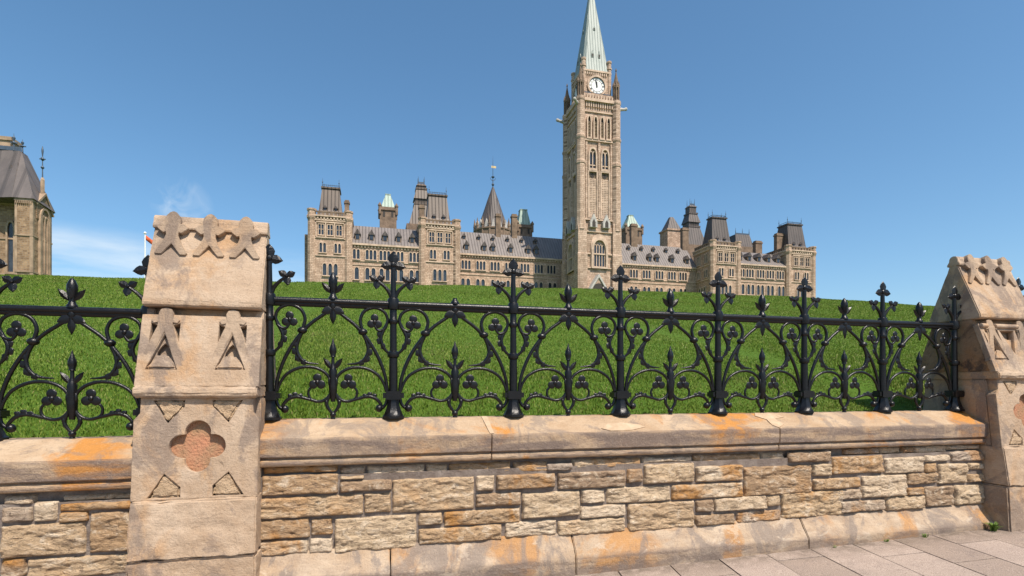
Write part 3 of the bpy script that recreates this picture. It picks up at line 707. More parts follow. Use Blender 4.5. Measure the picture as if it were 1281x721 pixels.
def make_bay(parent):
    m = MB()
    S = .5
    for s in (-1, 1):
        X = lambda a: s*(a-S) if True else 0              # a measured from the post (0) to the middle (.5)
        T = lambda pts, r, **k: m.tube([(s*(S-a), y, z) for a, y, z in pts], r, **k)
        # main rib from the crown to the post foot
        T([(.495,0,.90),(.41,0,.835),(.33,0,.775),(.256,0,.70),(.175,0,.59),(.112,0,.47),(.065,0,.33),(.048,0,.2)], [.016,.0145,.0145,.016,.0155,.0155,.0145,.013])
        m.ball((s*(S-.256),0,.712), .037, 1.1, 1, .8)
        # upper scroll
        T([(.04,0,.54),(.085,-.004,.59),(.105,-.004,.67),(.075,0,.745),(.048,0,.81),(.075,0,.88),(.155,0,.915),(.24,0,.885),(.277,0,.81),(.262,0,.73)], [.010,.014,.015,.014,.013,.013,.014,.014,.014,.015])
        T([(.05,0,.80),(.07,-.004,.745),(.125,-.006,.725),(.158,-.008,.765)], [.011,.012,.012,.010])
        for a, z, r in ((.088,.60,.022),(.112,.645,.027),(.112,.70,.026)): m.petal((s*(S-a+.02),-.006,z-.012), (-s*.8,.35), r*2.0, r*1.25, .007)
        # inner curl with scales
        T([(.256,0,.70),(.225,0,.63),(.212,0,.56),(.235,0,.495),(.29,0,.455),(.385,0,.445)], [.015,.014,.015,.016,.012,.004])
        for a, z, r in ((.203,.60,.024),(.205,.545,.028),(.226,.492,.028),(.266,.46,.024)): m.petal((s*(S-a-.018),-.006,z+.012), (s*.75,-.5), r*2.0, r*1.25, .007)
        # great lower scroll, from the post foot over to the stem and back into a curl
        T([(.058,0,.22),(.085,0,.295),(.135,0,.362),(.23,0,.412),(.34,0,.418),(.43,0,.38),(.482,0,.31),(.487,0,.225),(.44,0,.158),(.37,0,.142),(.315,0,.17),(.305,0,.225),(.335,-.004,.262),(.372,-.008,.275)],
          [.012,.012,.013,.013,.013,.013,.0135,.0135,.013,.012,.011,.010,.010,.008])
        # leafy arm to the foot ball
        T([(.37,0,.143),(.29,0,.165),(.215,0,.182),(.15,0,.165),(.105,0,.115),(.10,0,.085)], [.012,.013,.015,.015,.013,.012])
        for a, z, r in ((.245,.188,.024),(.205,.198,.026),(.165,.188,.024)): m.petal((s*(S-a-.012),-.004,z-.015), (s*.75,.6), r*1.9, r*.9, .010)
        T([(.05,0,.19),(.062,0,.125),(.09,0,.09),(.125,0,.085)], [.013,.013,.014,.016])
        m.ball((s*(S-.12),0,.083), .032)
        # foot drop of the stem
        T([(.495,0,.215),(.462,0,.165),(.45,0,.12),(.47,0,.075),(.497,0,.045)], [.012,.013,.015,.013,.010])
        for a, z, r in ((.448,.135,.02),(.455,.10,.018)): m.ball((s*(S-a),-.004,z), r, .8, .6, 1.1, 8, 5)
    m.ball((0,0,.035), .026); m.lathe([(.02,0),(.014,.03)], n=8)
    bay = m.build('scroll_panel', IRON, parent); smooth_by_angle(bay, 60)
    for s in (-1, 1):
        for c, r, a in (((s*(S-.158),-.010,.795), .040, 90), ((s*(S-.375),-.010,.297), .042, 90)):
            t = MB(); trefoil(t, c, r, a); smooth_by_angle(t.build('trefoil', IRON, bay), 60)
    m = MB()   # spear stem
    m.lathe([(.018,.14),(.034,.22),(.036,.27),(.03,.34),(.034,.39),(.022,.42),(.014,.45),(.013,.50),(.024,.505),(.02,.515),(.03,.545),(.028,.575),(.012,.615),(.002,.655)], n=10)
    for s in (-1, 1): m.petal((s*.008,-.004,.405), (s*.62,.8), .115, .022, .010); m.ball((s*.028,-.008,.30), .018, .7, .7, 2.2, 8, 5)
    smooth_by_angle(m.build('spearhead', IRON, bay), 50)
    m = MB()   # pendant
    m.lathe([(.022,.94),(.03,.915),(.02,.89),(.014,.86)], n=10)
    m.petal((0,-.008,.90), (0,-1), .135, .028, .014); m.petal((0,-.012,.895), (-.93,-.36), .10, .034, .008); m.petal((0,-.012,.895), (.93,-.36), .10, .034, .008)
    smooth_by_angle(m.build('pendant_leaf', IRON, bay), 40)
    return bay
def make_bud(parent):
    m = MB()
    m.lathe([(.036,.965),(.036,.985),(.026,.995),(.02,1.02),(.024,1.05),(.036,1.10),(.034,1.135),(.02,1.17),(.004,1.19)], n=12)
    for s in (-1, 1): m.petal((s*.012,-.006,1.02), (s*.66,.75), .115, .024, .010)
    m.petal((0,-.028,1.03), (0,1), .085, .018, .008, .012)
    b = m.build('bud_finial', IRON, parent); smooth_by_angle(b, 45); return b
def make_stub(parent):
    m = MB(); m.lathe([(.036,.965),(.036,.985),(.026,.995),(.018,1.01),(.018,1.02)], n=12)
    b = m.build('broken_stub', IRON, parent); smooth_by_angle(b, 45); return b
post0 = bay0 = bud0 = None
def railing(name, label, posts, z, x0, x1, hs=1.0, broken=()):
    global post0, bay0, bud0
    t = tag(empty(name, (posts[0], 0, z)), label, 'railing'); t.scale = (1,1,hs)
    ox = posts[0]
    def put(o, x, sx=1):
        o.location = (x-ox, 0, 0); o.scale = (sx, 1, 1); return o
    for x in posts:
        if post0 is None: post0 = make_post(t); put(post0, x)
        else: put(copy_tree(post0, t), x)
    for i in range(len(posts)-1):
        xm = (posts[i]+posts[i+1])/2; sx = posts[i+1]-posts[i]
        if bay0 is None: bay0 = make_bay(t); put(bay0, xm, sx)
        else: put(copy_tree(bay0, t), xm, sx)
        if i in broken: put(make_stub(t), xm); continue
        if bud0 is None: bud0 = make_bud(t); put(bud0, xm)
        else: put(copy_tree(bud0, t), xm)
    m = MB(); ring = [(.026*math.cos(2*math.pi*k/12)*1.1, H+.026*math.sin(2*math.pi*k/12)) for k in range(12)]
    m.loft([[(x0-ox, y, zz) for y, zz in ring], [(x1-ox, y, zz) for y, zz in ring]])
    m.loft([[(x0-ox, y*.55, zz-.022) for y, zz in ring], [(x1-ox, y*.55, zz-.022) for y, zz in ring]])
    smooth_by_angle(m.build('rail', IRON, t), 40)
    return t
railing('iron_railing', 'long run of black wrought iron scroll railing between the two stone piers', [-.79,.167,1.199,2.224,3.258,4.265,5.265,6.262], 1.354, -.80, 6.30, 1, (1,))
railing('iron_railing', 'short black iron railing at the left edge, left of the near pier', [-3.62,-2.61,-1.63], 1.236, -3.62, -1.60, .985)
railing('iron_railing', 'black iron railing beyond the far right pier, only its leaves peeping past', [7.22,8.22,9.22], 1.50, 7.18, 9.22, 1)

# ------------------------------------------------------------------ building helpers
class Face:                 # a wall face: origin (bottom left seen from outside), u along it, n outwards
    def __init__(s, o, u, n): s.o, s.u, s.n, s.v = Vector(o), Vector(u).normalized(), Vector(n).normalized(), Vector((0,0,1))
def lancet(w, h, rise, n=4):
    hw = w/2; pts = [(-hw, 0), (hw, 0), (hw, h-rise)]
    for i in range(1, n): t = i/n; pts.append((hw*math.cos(t*math.pi/2)**.8, h-rise+rise*math.sin(t*math.pi/2)))
    pts.append((0, h))
    for i in range(n-1, 0, -1): t = i/n; pts.append((-hw*math.cos(t*math.pi/2)**.8, h-rise+rise*math.sin(t*math.pi/2)))
    pts.append((-hw, h-rise)); return pts
def offset_l(pts, dx, dy): return [(a+dx, b+dy) for a, b in pts]
def window(face, uc, z0, w, h, k, gap, parent, rise=None, trim=.16, proud=.28, m=None, gm=None, sill=True, rect=False, transom=False):
    """one window of k lights centred at uc, sill at z0"""
    rise = w*.8 if rise is None else rise
    fr = MB(); pn = MB(); o = face.o.copy(); o.z = 0
    tot = k*w+(k-1)*gap
    for i in range(k):
        cx = uc-tot/2+w/2+i*(w+gap)
        if rect: li = [(-w/2,0),(w/2,0),(w/2,h),(-w/2,h)]; lo_ = [(-w/2-trim,-trim),(w/2+trim,-trim),(w/2+trim,h+trim),(-w/2-trim,h+trim)]
        else:
            li = lancet(w, h, rise); lo_ = offset_l(lancet(w+2*trim, h+2*trim, rise+trim), 0, -trim*.6)
        fr.ring(offset_l(lo_, cx, z0), offset_l(li, cx, z0), o, face.u, face.v, face.n, -.05, proud-.012*(i % 2))
        pn.prism(offset_l(li, cx, z0), o, face.u, face.v, face.n, -.05, .04)
        if transom: fr.prism([(cx-w/2,z0+h*.52),(cx+w/2,z0+h*.52),(cx+w/2,z0+h*.52+.12),(cx-w/2,z0+h*.52+.12)], o, face.u, face.v, face.n, .0, proud*.6)
    if sill: fr.prism([(uc-tot/2-trim*1.3,z0-trim*1.6),(uc+tot/2+trim*1.3,z0-trim*1.6),(uc+tot/2+trim*1.3,z0-trim*.5),(uc-tot/2-trim*1.3,z0-trim*.5)], o, face.u, face.v, face.n, -.05, proud+.1)
    f = fr.build('window', m or TRIM, parent); pn.build('pane', gm or GLASS, f); return f
def string(face, u0, u1, z, h, proud, mb):
    o = face.o.copy(); o.z = 0
    mb.prism([(u0,z),(u1,z),(u1,z+h),(u0,z+h)], o, face.u, face.v, face.n, -.1, proud)
def corbels(face, u0, u1, z, h, step, proud, mb, duty=.5):
    o = face.o.copy(); o.z = 0; n = max(1, int((u1-u0)/step)); st = (u1-u0)/n
    for i in range(n): mb.prism([(u0+i*st,z),(u0+(i+duty)*st,z),(u0+(i+duty)*st,z+h),(u0+i*st,z+h)], o, face.u, face.v, face.n, -.1, proud)
def chimney(parent, x0, x1, y0, y1, z0, z1):
    m = MB(); m.box(x0,x1,y0,y1,z0,z1-.7); m.box(x0-.15,x1+.15,y0-.15,y1+.15,z1-.9,z1-.45); m.box(x0+.05,x1-.05,y0+.05,y1-.05,z1-.45,z1)
    return m.build('chimney', TRIMDARK, parent)
def dormer(parent, x, yf, z0, w, h, depth, mroof=None):
    """gabled roof dormer with a window, front at yf"""
    m = MB(); hw = w/2; bh = h*.55
    m.box(x-hw, x+hw, yf, yf+depth, z0, z0+bh)
    d = m.build('dormer', TRIMDARK, parent)
    r = MB(); r.loft([[(x-hw-.2,yf-.25,z0+bh-.1),(x+hw+.2,yf-.25,z0+bh-.1),(x,yf-.25,z0+h)], [(x-hw-.2,yf+depth,z0+bh-.1),(x+hw+.2,yf+depth,z0+bh-.1),(x,yf+depth,z0+h)]])
    r.build('dormer_roof', mroof or ROOFDARK, d)
    p = MB(); p.box(x-hw*.68, x+hw*.68, yf-.06, yf+.1, z0+.15, z0+bh-.12); p.build('pane', GLASS, d)
    return d
def cresting(parent, x0, x1, y0, y1, z, h=.55, fin=2.2):
    m = MB(); t = .07
    for a in (y0, y1): m.box(x0,x1,a-t,a+t,z+h-.08,z+h); m.box(x0,x1,a-t,a+t,z,z+.1)
    for a in (x0, x1): m.box(a-t,a+t,y0,y1,z+h-.09,z+h-.01); m.box(a-t,a+t,y0,y1,z+.003,z+.103)
    n = int((x1-x0)/.45)
    for i in range(n+1):
        x = x0+(x1-x0)*i/n
        for a in (y0, y1): m.box(x-.05,x+.05,a-.05,a+.05,z+.02,z+h+.12)
    for a in (y0, y1):
        for x in (x0, x1):
            m.lathe([(.12,z),(.07,z+fin*.45),(.16,z+fin*.55),(.05,z+fin*.65),(.02,z+fin)], (x,a,0), 6)
    return m.build('cresting', BLUEIRON, parent)

# ------------------------------------------------------------------ the long parliament building
BX = 57.3                                             # axis of the tower
BZ = 22.0
B = tag(empty('parliament_building', (BX,140,BZ)), 'long sandstone gothic building with mansard pavilions and grey roofs on the hill behind the lawn', 'building')
def reparent(root):
    for ch in root.children: ch.matrix_parent_inverse = Matrix.Translation(-root.location)
# pavilions: x range, front y, roof material
def pavilion(x0, x1, yf, depth, zpar, ztop, rx0, rx1, tx0, tx1, side=None):
    w = x1-x0; yb = yf+depth
    m = MB(); m.box(x0,x1,yf,yb,BZ,zpar-1.6)
    body = m.build('wall', ASHLAR, B)
    fF = Face((x0,yf,0),(1,0,0),(0,-1,0)); fL = Face((x0,yb,0),(0,-1,0),(-1,0,0)); fR = Face((x1,yf,0),(0,1,0),(1,0,0))
    tr = MB()
    for fc, L in ((fF, w),(fL, depth),(fR, depth)):
        string(fc, 0, L, zpar-2.55, .4, .35, tr); corbels(fc, .2, L-.2, zpar-2.15, .55, .75, .45, tr); string(fc, 0, L, zpar-1.6, .35, .6, tr)
        string(fc, .5, L-.5, zpar-6.9, .25, .2, tr); string(fc, .5, L-.5, zpar-11.2, .3, .22, tr)
    tr.build('cornice', TRIM, B)
    pr = MB()
    for fc, L in ((fF, w),(fL, depth),(fR, depth)):
        corbels(fc, .8, L-.8, zpar-1.25, .75, 1.0, .25, pr, .62); string(fc, .8, L-.8, zpar-.5, .3, .3, pr)
    pr.build('parapet', TRIMDARK, B)
    # corner turrets
    for cx, cy in ((x0+.5,yf+.4),(x1-.5,yf+.4)):
        m = MB(); m.lathe([(1.0,BZ),(1.0,zpar-2.6),(1.25,zpar-1.9),(1.25,zpar-1.5),(1.05,zpar-1.4),(1.05,zpar-.2),(1.2,zpar-.15),(1.2,zpar+.25),(.3,zpar+.45)], (cx,cy,0), 8, ph=R(22.5))
        m.build('corner_turret', ASHLAR, B)
    # mansard
    ry0, ry1 = yf+1.4, yb-1.0
    m = MB(); tz = ztop; ym = (ry0+ry1)/2
    m.loft([[(rx0,ry0,zpar-1.3),(rx1,ry0,zpar-1.3),(rx1,ry1,zpar-1.3),(rx0,ry1,zpar-1.3)],
            [(rx0+(tx0-rx0)*.42,ry0+1.1,zpar+1.1),(rx1+(tx1-rx1)*.42,ry0+1.1,zpar+1.1),(rx1+(tx1-rx1)*.42,ry1-1.1,zpar+1.1),(rx0+(tx0-rx0)*.42,ry1-1.1,zpar+1.1)],
            [(tx0,ry0+2.4,tz-.5),(tx1,ry0+2.4,tz-.5),(tx1,ry1-2.2,tz-.5),(tx0,ry1-2.2,tz-.5)]])
    m.box(tx0-.25,tx1+.25,ry0+2.1,ry1-1.9,tz-.5,tz-.1)
    rf = m.build('roof', ROOFBROWN if x0 < BX else ROOFDARK, B)
    cresting(B, tx0+.1, tx1-.1, ry0+2.5, ry1-2.4, tz-.1)
    rc = (rx0+rx1)/2
    for dx in (-1.15, 1.15): dormer(B, rc+dx*1.1, ry0+.95, zpar+.75, .75, 1.35, 1.2)
    # windows
    z3, z2, z1 = zpar-6.0, zpar-10.3, zpar-15.9
    c = w/2
    window(fF, c-2.1, z3, .52, 2.5, 2, .16, B, rect=True, transom=True); window(fF, c, z3, .52, 2.5, 2, .16, B, rect=True, transom=True); window(fF, c+2.1, z3, .52, 2.5, 2, .16, B, rect=True, transom=True)
    for dx in (-1.75, 1.75): window(fF, c+dx, z2, .62, 2.3, 2, .28, B)
    window(fF, c, z1, .85, 2.9, 3, .45, B)
    if side:
        d2 = depth/2
        for dx in (-1.9,1.9): window(fL, d2+dx, z3, .5, 2.5, 2, .2, B, rect=True); window(fL, d2+dx, z2, .55, 2.2, 2, .25, B)
        window(fL, d2, z1, .8, 2.8, 3, .4, B)
    g_ = MB(); string(fF, c-3.25, c+3.25, z3-.75, .25, .3, g_); string(fF, c-3.25, c+3.25, z3+2.95, .3, .32, g_)
    for dx in (-3.3, -1.05, 1.05, 3.3): g_.prism([(c+dx-.12,z3-.5),(c+dx+.12,z3-.5),(c+dx+.12,z3+2.95),(c+dx-.12,z3+2.95)], (x0,yf,0), (1,0,0), (0,0,1), (0,-1,0), -.05, .3)
    g_.build('window_surround', TRIM, B)
YO, YI = 136.0, 144.0
def roofspan(xa, xb, y, Y): a, b = at(xa, y, Y), at(xb, y, Y); return round(a.x, 2), round(b.x, 2), round((a.z+b.z)/2, 2)
for x0, x1, dep, zp, base_, top_, ty, side in ((-14.9,-5.3,11,45.3,(396,430),(403,424.6),234,False),(11.9,21.7,11,45.3,(532.9,565.6),(536.4,558.7),243,False),
                                    (96.9,106.4,9.4,45.3,(891,917.4),(891,908.5),271.5,True),(123.4,133.4,11,45.5,(988,1012),(985,1003),280,True)):
    b0, b1, _ = roofspan(base_[0], base_[1], 270, YO+1.4); t0, t1, tz = roofspan(top_[0], top_[1], ty, YO+3.8)
    pavilion(x0, x1, YO, dep, zp, tz, b0, b1, t0, t1, side)
def wing(x0, x1, yf, zeave, zridge, ups, grs, dls, dus, depth=14, zu=None, zg=None):
    m = MB(); m.box(x0,x1,yf,yf+depth,BZ,zeave-.3); m.build('wall', ASHLAR, B)
    f_ = Face((0,yf,0),(1,0,0),(0,-1,0)); tr = MB()
    string(f_, x0, x1, zeave-.45, .45, .55, tr); corbels(f_, x0, x1, zeave-.95, .5, .8, .3, tr); string(f_, x0, x1, zu-.55, .22, .2, tr); string(f_, x0, x1, zu-1.5, .2, .15, tr)
    tr.build('cornice', TRIM, B)
    m = MB(); run = depth*.42
    m.loft([[(x0,yf-.5,zeave),(x0,yf+run,zridge),(x0,yf+depth,zridge-.5),(x0,yf+depth,zeave)], [(x1,yf-.5,zeave),(x1,yf+run,zridge),(x1,yf+depth,zridge-.5),(x1,yf+depth,zeave)]])
    m.build('roof', ROOF, B)
    sl = (run+.5)/(zridge-zeave)
    for x in ups: window(f_, x, zu, .68, 2.4, 3, .26, B)
    for x in grs: window(f_, x, zg, .98, 3.0, 2, .5, B)
    for x in dls: dormer(B, x, yf-.5+sl*1.1, zeave+1.15, 1.25, 2.7, 2.6)
    for x in dus: dormer(B, x, yf-.5+sl*4.9, zeave+4.9, .85, 1.75, 2.0)
px = lambda Y, l: [at(x, 330, Y).x for x in l]
ZL = lambda l: [375+v/3.768 for v in l]
ZR = lambda l: [760+v/4.575 for v in l]
wing(-5.3, 11.9, YO+.6, 37.9, 44.0, px(YO, ZL([257,336,401,465,541])), px(YO, ZL([254,333,400,465,541])), px(YO+1, ZL([272,338,402,466,530])), [], zu=34.0, zg=28.9)
wing(106.4, 123.4, YO+.6, 39.2, 44.4, px(YO, ZR([768,820,881,937,994])), px(YO, ZR([768,824,880,937,1000])), px(YO+1, ZR([767,818,874,929,983])), [], zu=35.2, zg=30.0)
wing(21.7, 57.2, YI, 38.9, 46.6, px(YI, ZL([783,853,920,988,1060,1125,1185])), px(YI, ZL([781,851,921,993,1060,1125,1190])), px(YI+1.5, ZL([783,866,907,990,1072,1110])), px(YI+3, ZL([775,845,912,981,1048,1113])), zu=34.6, zg=29.0)
wing(57.2, 96.9, YI, 38.9, 46.6, px(YI, ZR([149,222,295,366,430])), px(YI, ZR([148,222,294,366,430])), px(YI+1.5, ZR([146,233,275,360,445])), px(YI+3, ZR([126,200,268,341,410])), zu=34.8, zg=29.2)
# return wing behind the left end
m = MB(); m.box(-16.6,-14.9,141,158,BZ,40.5); m.box(-15.8,-14.9,140,141,BZ,38.5); m.build('wall', ASHLAR, B)
# chimneys
for (x0, x1, y1, Y, z0, depth) in [(431,436.8,250,YO+5,43,1.2),(524.6,531,256,YO+1.6,43,1.4),(620.5,626.5,267,YI+5,43,1.3),(640.5,647,267.5,YI+5,43,1.4),
                           (790,797.5,279.5,YI+5,43,1.3),(854,861.5,284.5,YI+5,43,1.4),(972,981.8,291.5,YO+5,42,1.4),(945.5,953.5,301,YO+11,42,1.5)]:
    a = at(x0, y1, Y); b = at(x1, y1, Y); chimney(B, a.x, b.x, Y, Y+depth, z0, a.z)
# ventilation towers rising behind the roofs
def green_tower(cx, Y, hw, zb, zs, zt, tw):
    t = MB(); t.box(cx-hw,cx+hw,Y,Y+2*hw,40,zs-.3); t.box(cx-hw-.3,cx+hw+.3,Y-.3,Y+2*hw+.3,zs-1.3,zs-.8)
    for sx in (-1,1):
        for yy in (Y, Y+2*hw): t.lathe([(.42,zs-2.5),(.42,zs-.3),(.55,zs-.2),(.55,zs+.1),(.05,zs+.9)], (cx+sx*hw, yy, 0), 8)
    w = t.build('vent_tower', TRIMDARK, B)
    r = MB(); r.frustum(cx-hw*.86,cx+hw*.86,Y+.3,Y+2*hw-.3,zs-.4,cx-hw*tw,cx+hw*tw,Y+hw*(1-tw),Y+hw*(1+tw),zt-.3); r.box(cx-hw*tw-.1,cx+hw*tw+.1,Y+hw*(1-tw)-.1,Y+hw*(1+tw)+.1,zt-.3,zt)
    r.build('roof', COPPER, w)
    p = MB()
    for dx in (-.5,.5): p.box(cx+dx*hw-.3,cx+dx*hw+.3,Y-.05,Y+.1,zs-3.2,zs-1.6)
    p.build('louvre', LEADLINE, w)
green_tower(4.35, 156, 2.35, 50, 54.3, 58.3, .30)
green_tower(45.3, 156, 2.35, 50, 52.3, 57.1, .45)
green_tower(82.0, 156, 2.9, 50, 54.2, 58.5, .26)
def tall_tower(cx, Y, zt, mroof, hw0=4.6):
    t = MB(); hw = 2.1
    t.box(cx-hw0,cx+hw0,Y-1,Y+8,40,50.6)
    w = t.build('vent_tower', TRIMDARK, B)
    r = MB(); yc = Y+3.4
    F = lambda a, z0, b, z1: r.frustum(cx-a,cx+a,yc-a,yc+a,z0,cx-b,cx+b,yc-b,yc+b,z1)
    F(3.9,50.6,2.15,57.2); F(2.3,57.2,2.3,57.8); F(1.95,57.8,2.0,59.0); F(2.35,59.0,1.55,62.0); F(1.75,62.0,1.75,62.5); F(1.3,62.5,1.3,zt-1.1); F(1.55,zt-1.1,1.0,zt-.4)
    r.build('roof', mroof, w)
    l = MB()
    for k in (-.8, 0, .8): l.box(cx+k-.25,cx+k+.25,yc-2.03,yc-1.9,57.9,58.8)
    l.build('louvre', LEADLINE, w)
    c = MB(); 
    for sx in (-1,1):
        for sy in (-1,1): c.lathe([(.08,zt-.4),(.1,zt+.5),(.03,zt+1.9)], (cx+sx*.9, yc+sy*.9, 0), 6)
    c.box(cx-.95,cx+.95,yc-.95,yc-.85,zt-.3,zt+.2); c.build('cresting', BLUEIRON, w)
tall_tower(14.35, 160, 64.3, ROOFBROWN)
tall_tower(107.4, 160, 65.6, ROOFDARK)
# pyramid tower and mansard behind the right side
t = MB(); t.box(94.1,99.5,156,161,40,53.9); t.box(93.8,99.8,155.7,161.3,53.9,54.4); w = t.build('vent_tower', ASHLAR, B)
r = MB(); r.frustum(94.3,99.3,156.2,160.8,54.4,96.2,97.4,158,159,58.9); r.build('roof', ROOFDARK, w)
t = MB(); t.box(119.9,127.8,156,164,40,50.3); w = t.build('rear_block', TRIMDARK, B)
r = MB(); r.frustum(120.2,127.3,156.2,163,50.3,121,126.6,157.5,161.5,54.8); r.build('roof', ROOFDARK, w)
c = MB()
for x in (121.1,123.8,126.5): c.lathe([(.1,54.8),(.12,55.6),(.03,57)], (x,157.6,0), 6)
c.box(121,126.6,157.5,157.7,54.8,55.3); c.build('cresting', BLUEIRON, w)
reparent(B)

# ------------------------------------------------------------------ the library's conical roof behind
LB = tag(empty('library_building', (44,190,BZ)), 'round library behind the roofs with a steep brown conical roof and weathervane', 'building')
c = MB(); c.lathe([(7.2,BZ),(7.2,60),(7.5,60.3),(7.5,60.8)], (44,196,0), 16); c.build('wall', TRIMDARK, LB)
c = MB(); c.lathe([(6.3,60.6),(4.0,67.0),(2.0,73),(.35,77.6)], (44,196,0), 16); c.build('roof', ROOFDARK, LB)
for k in range(16):
    a = 2*math.pi*k/16; x, y = 44+7.0*math.cos(a), 196+7.0*math.sin(a)
    c = MB(); c.lathe([(.5,57),(.42,61.6),(.55,61.8),(.5,62.2),(.05,65.0)], (x,y,0), 6); c.build('pinnacle', TRIMDARK, LB)
for k in range(16):
    a = 2*math.pi*(k+.5)/16; x, y = 44+6.6*math.cos(a), 196+6.6*math.sin(a)
    f_ = Face((x,y,0),(-math.sin(a),math.cos(a),0),(math.cos(a),math.sin(a),0))
    c = MB(); c.prism([(-.95,60),(.95,60),(0,64.0)],(x,y,0),f_.u,(0,0,1),f_.n,-.8,.2); c.build('gable', PALEGREY, LB)
c = MB(); c.lathe([(.3,77),(.16,78),(.55,78.6),(.16,79.3),(.12,81),(.7,81.5),(.12,82),(.09,86),(.02,89.5)], (44,196,0), 8); c.box(43.6,44.4,195.9,196.1,78.9,79.1)
for s in (-1,1): c.tube([(44,196,80),(44+s*.8,196,80.6),(44+s*1.0,196,81.3)], [.1,.09,.06])
w = c.build('spire_finial', BLUEIRON, LB)
c = MB(); c.box(43.4,45.2,195.95,196.05,84.9,85.7); c.build('weathervane', simple('gilt_vane',(.65,.5,.25),.5,.2,2,0), w)
reparent(LB)

# ------------------------------------------------------------------ the clock tower
TX, TY = 57.5, 133.2
T = tag(empty('clock_tower', (TX,TY,BZ)), 'tall square stone clock tower with green copper spire rising over the long building', 'tower')
HB, HS = 6.2, 5.45
def Tf(h):
    return [Face((TX-h,TY-h,0),(1,0,0),(0,-1,0)), Face((TX-h,TY+h,0),(0,-1,0),(-1,0,0)), Face((TX+h,TY-h,0),(0,1,0),(1,0,0)), Face((TX+h,TY+h,0),(-1,0,0),(0,1,0))]
m = MB(); m.box(TX-HB+.8,TX+HB-.8,TY-HB+.8,TY+HB-.8,BZ,44); m.build('base_shaft', TOWERSTONE, T)
m = MB()
for sx in (-1,1):
    for sy in (-1,1):
        cx, cy = TX+sx*(HB-1.3), TY+sy*(HB-1.3)
        m.loft([[(cx+a*q,cy+b*q,z) for a, b in ((-1,-1),(1,-1),(1,1),(-1,1))] for q, z in ((1.35,BZ),(1.35,36.5),(1.2,37),(1.2,43.2),(.95,45.2))])
bt = m.build('base_buttress', TOWERSTONE, T)
m = MB(); m.box(TX-HS+.4,TX+HS-.4,TY-HS+.4,TY+HS-.4,44,79); m.build('shaft', TOWERSTONE, T)
for sx in (-1,1):
    for sy in (-1,1):
        cx, cy = TX+sx*(HS-.42), TY+sy*(HS-.42)
        m = MB(); m.lathe([(1.35,43),(1.25,46),(1.25,60),(1.38,60.2),(1.38,60.8),(1.2,61.2),(1.2,66.6),(1.35,66.9),(1.35,67.4),(1.15,67.8),(1.15,76.4),(1.3,76.8),(1.3,77.6)], (cx,cy,0), 8, ph=R(22.5))
        tb = m.build('corner_turret', TOWERSTONE, T)
        m = MB(); m.lathe([(.85,77.6),(.85,78),(.55,78.1),(.55,81.0),(.95,81.2),(.95,81.7),(.7,82.2),(.1,85.6),(.22,85.8),(.18,86.1),(.02,86.6)], (cx,cy,0), 8, ph=R(22.5))
        for k in range(8):
            a = 2*math.pi*(k+.5)/8; m.lathe([(.13,77.9),(.13,81.2)], (cx+.82*math.cos(a),cy+.82*math.sin(a),0), 6)
            m.loft([[(cx+.85*math.cos(a)+dx, cy+.85*math.sin(a)+dy, 81.6) for dx,dy in ((-.15,-.15),(.15,-.15),(.15,.15),(-.15,.15))],[(cx+.8*math.cos(a)+dx, cy+.8*math.sin(a)+dy, 82.9) for dx,dy in ((-.02,-.02),(.02,-.02),(.02,.02),(-.02,.02))]])
        m.build('pinnacle', TRIMDARK, tb)
# mouldings
def course(half, z, h, p):
    m = MB(); a, b = half+p, half-.15; P = lambda q, zz: [(TX+sx*q,TY+sy*q,zz) for sx, sy in ((-1,-1),(1,-1),(1,1),(-1,1))]
    m.loft([P(b,z), P(a,z+.05), P(a,z+h), P(b,z+h+.1)]); m.build('string_course', TRIM, T)
for z, h, p in ((45.6,.4,.5),(59.9,.3,.25),(66.3,.5,.45),(73.9,.35,.3),(76.6,.5,.75)): course(HS-.4, z, h, p)
for z, h, p in ((33.0,.35,.35),(36.6,.4,.35),(42.4,.45,.35)): course(HB-.8, z, h, p)
for f_ in Tf(HS-.4):
    m = MB(); corbels(f_, .8, 2*(HS-.4)-.8, 75.3, 1.3, .62, .4, m, .5); m.build('corbel_table', TRIM, T)
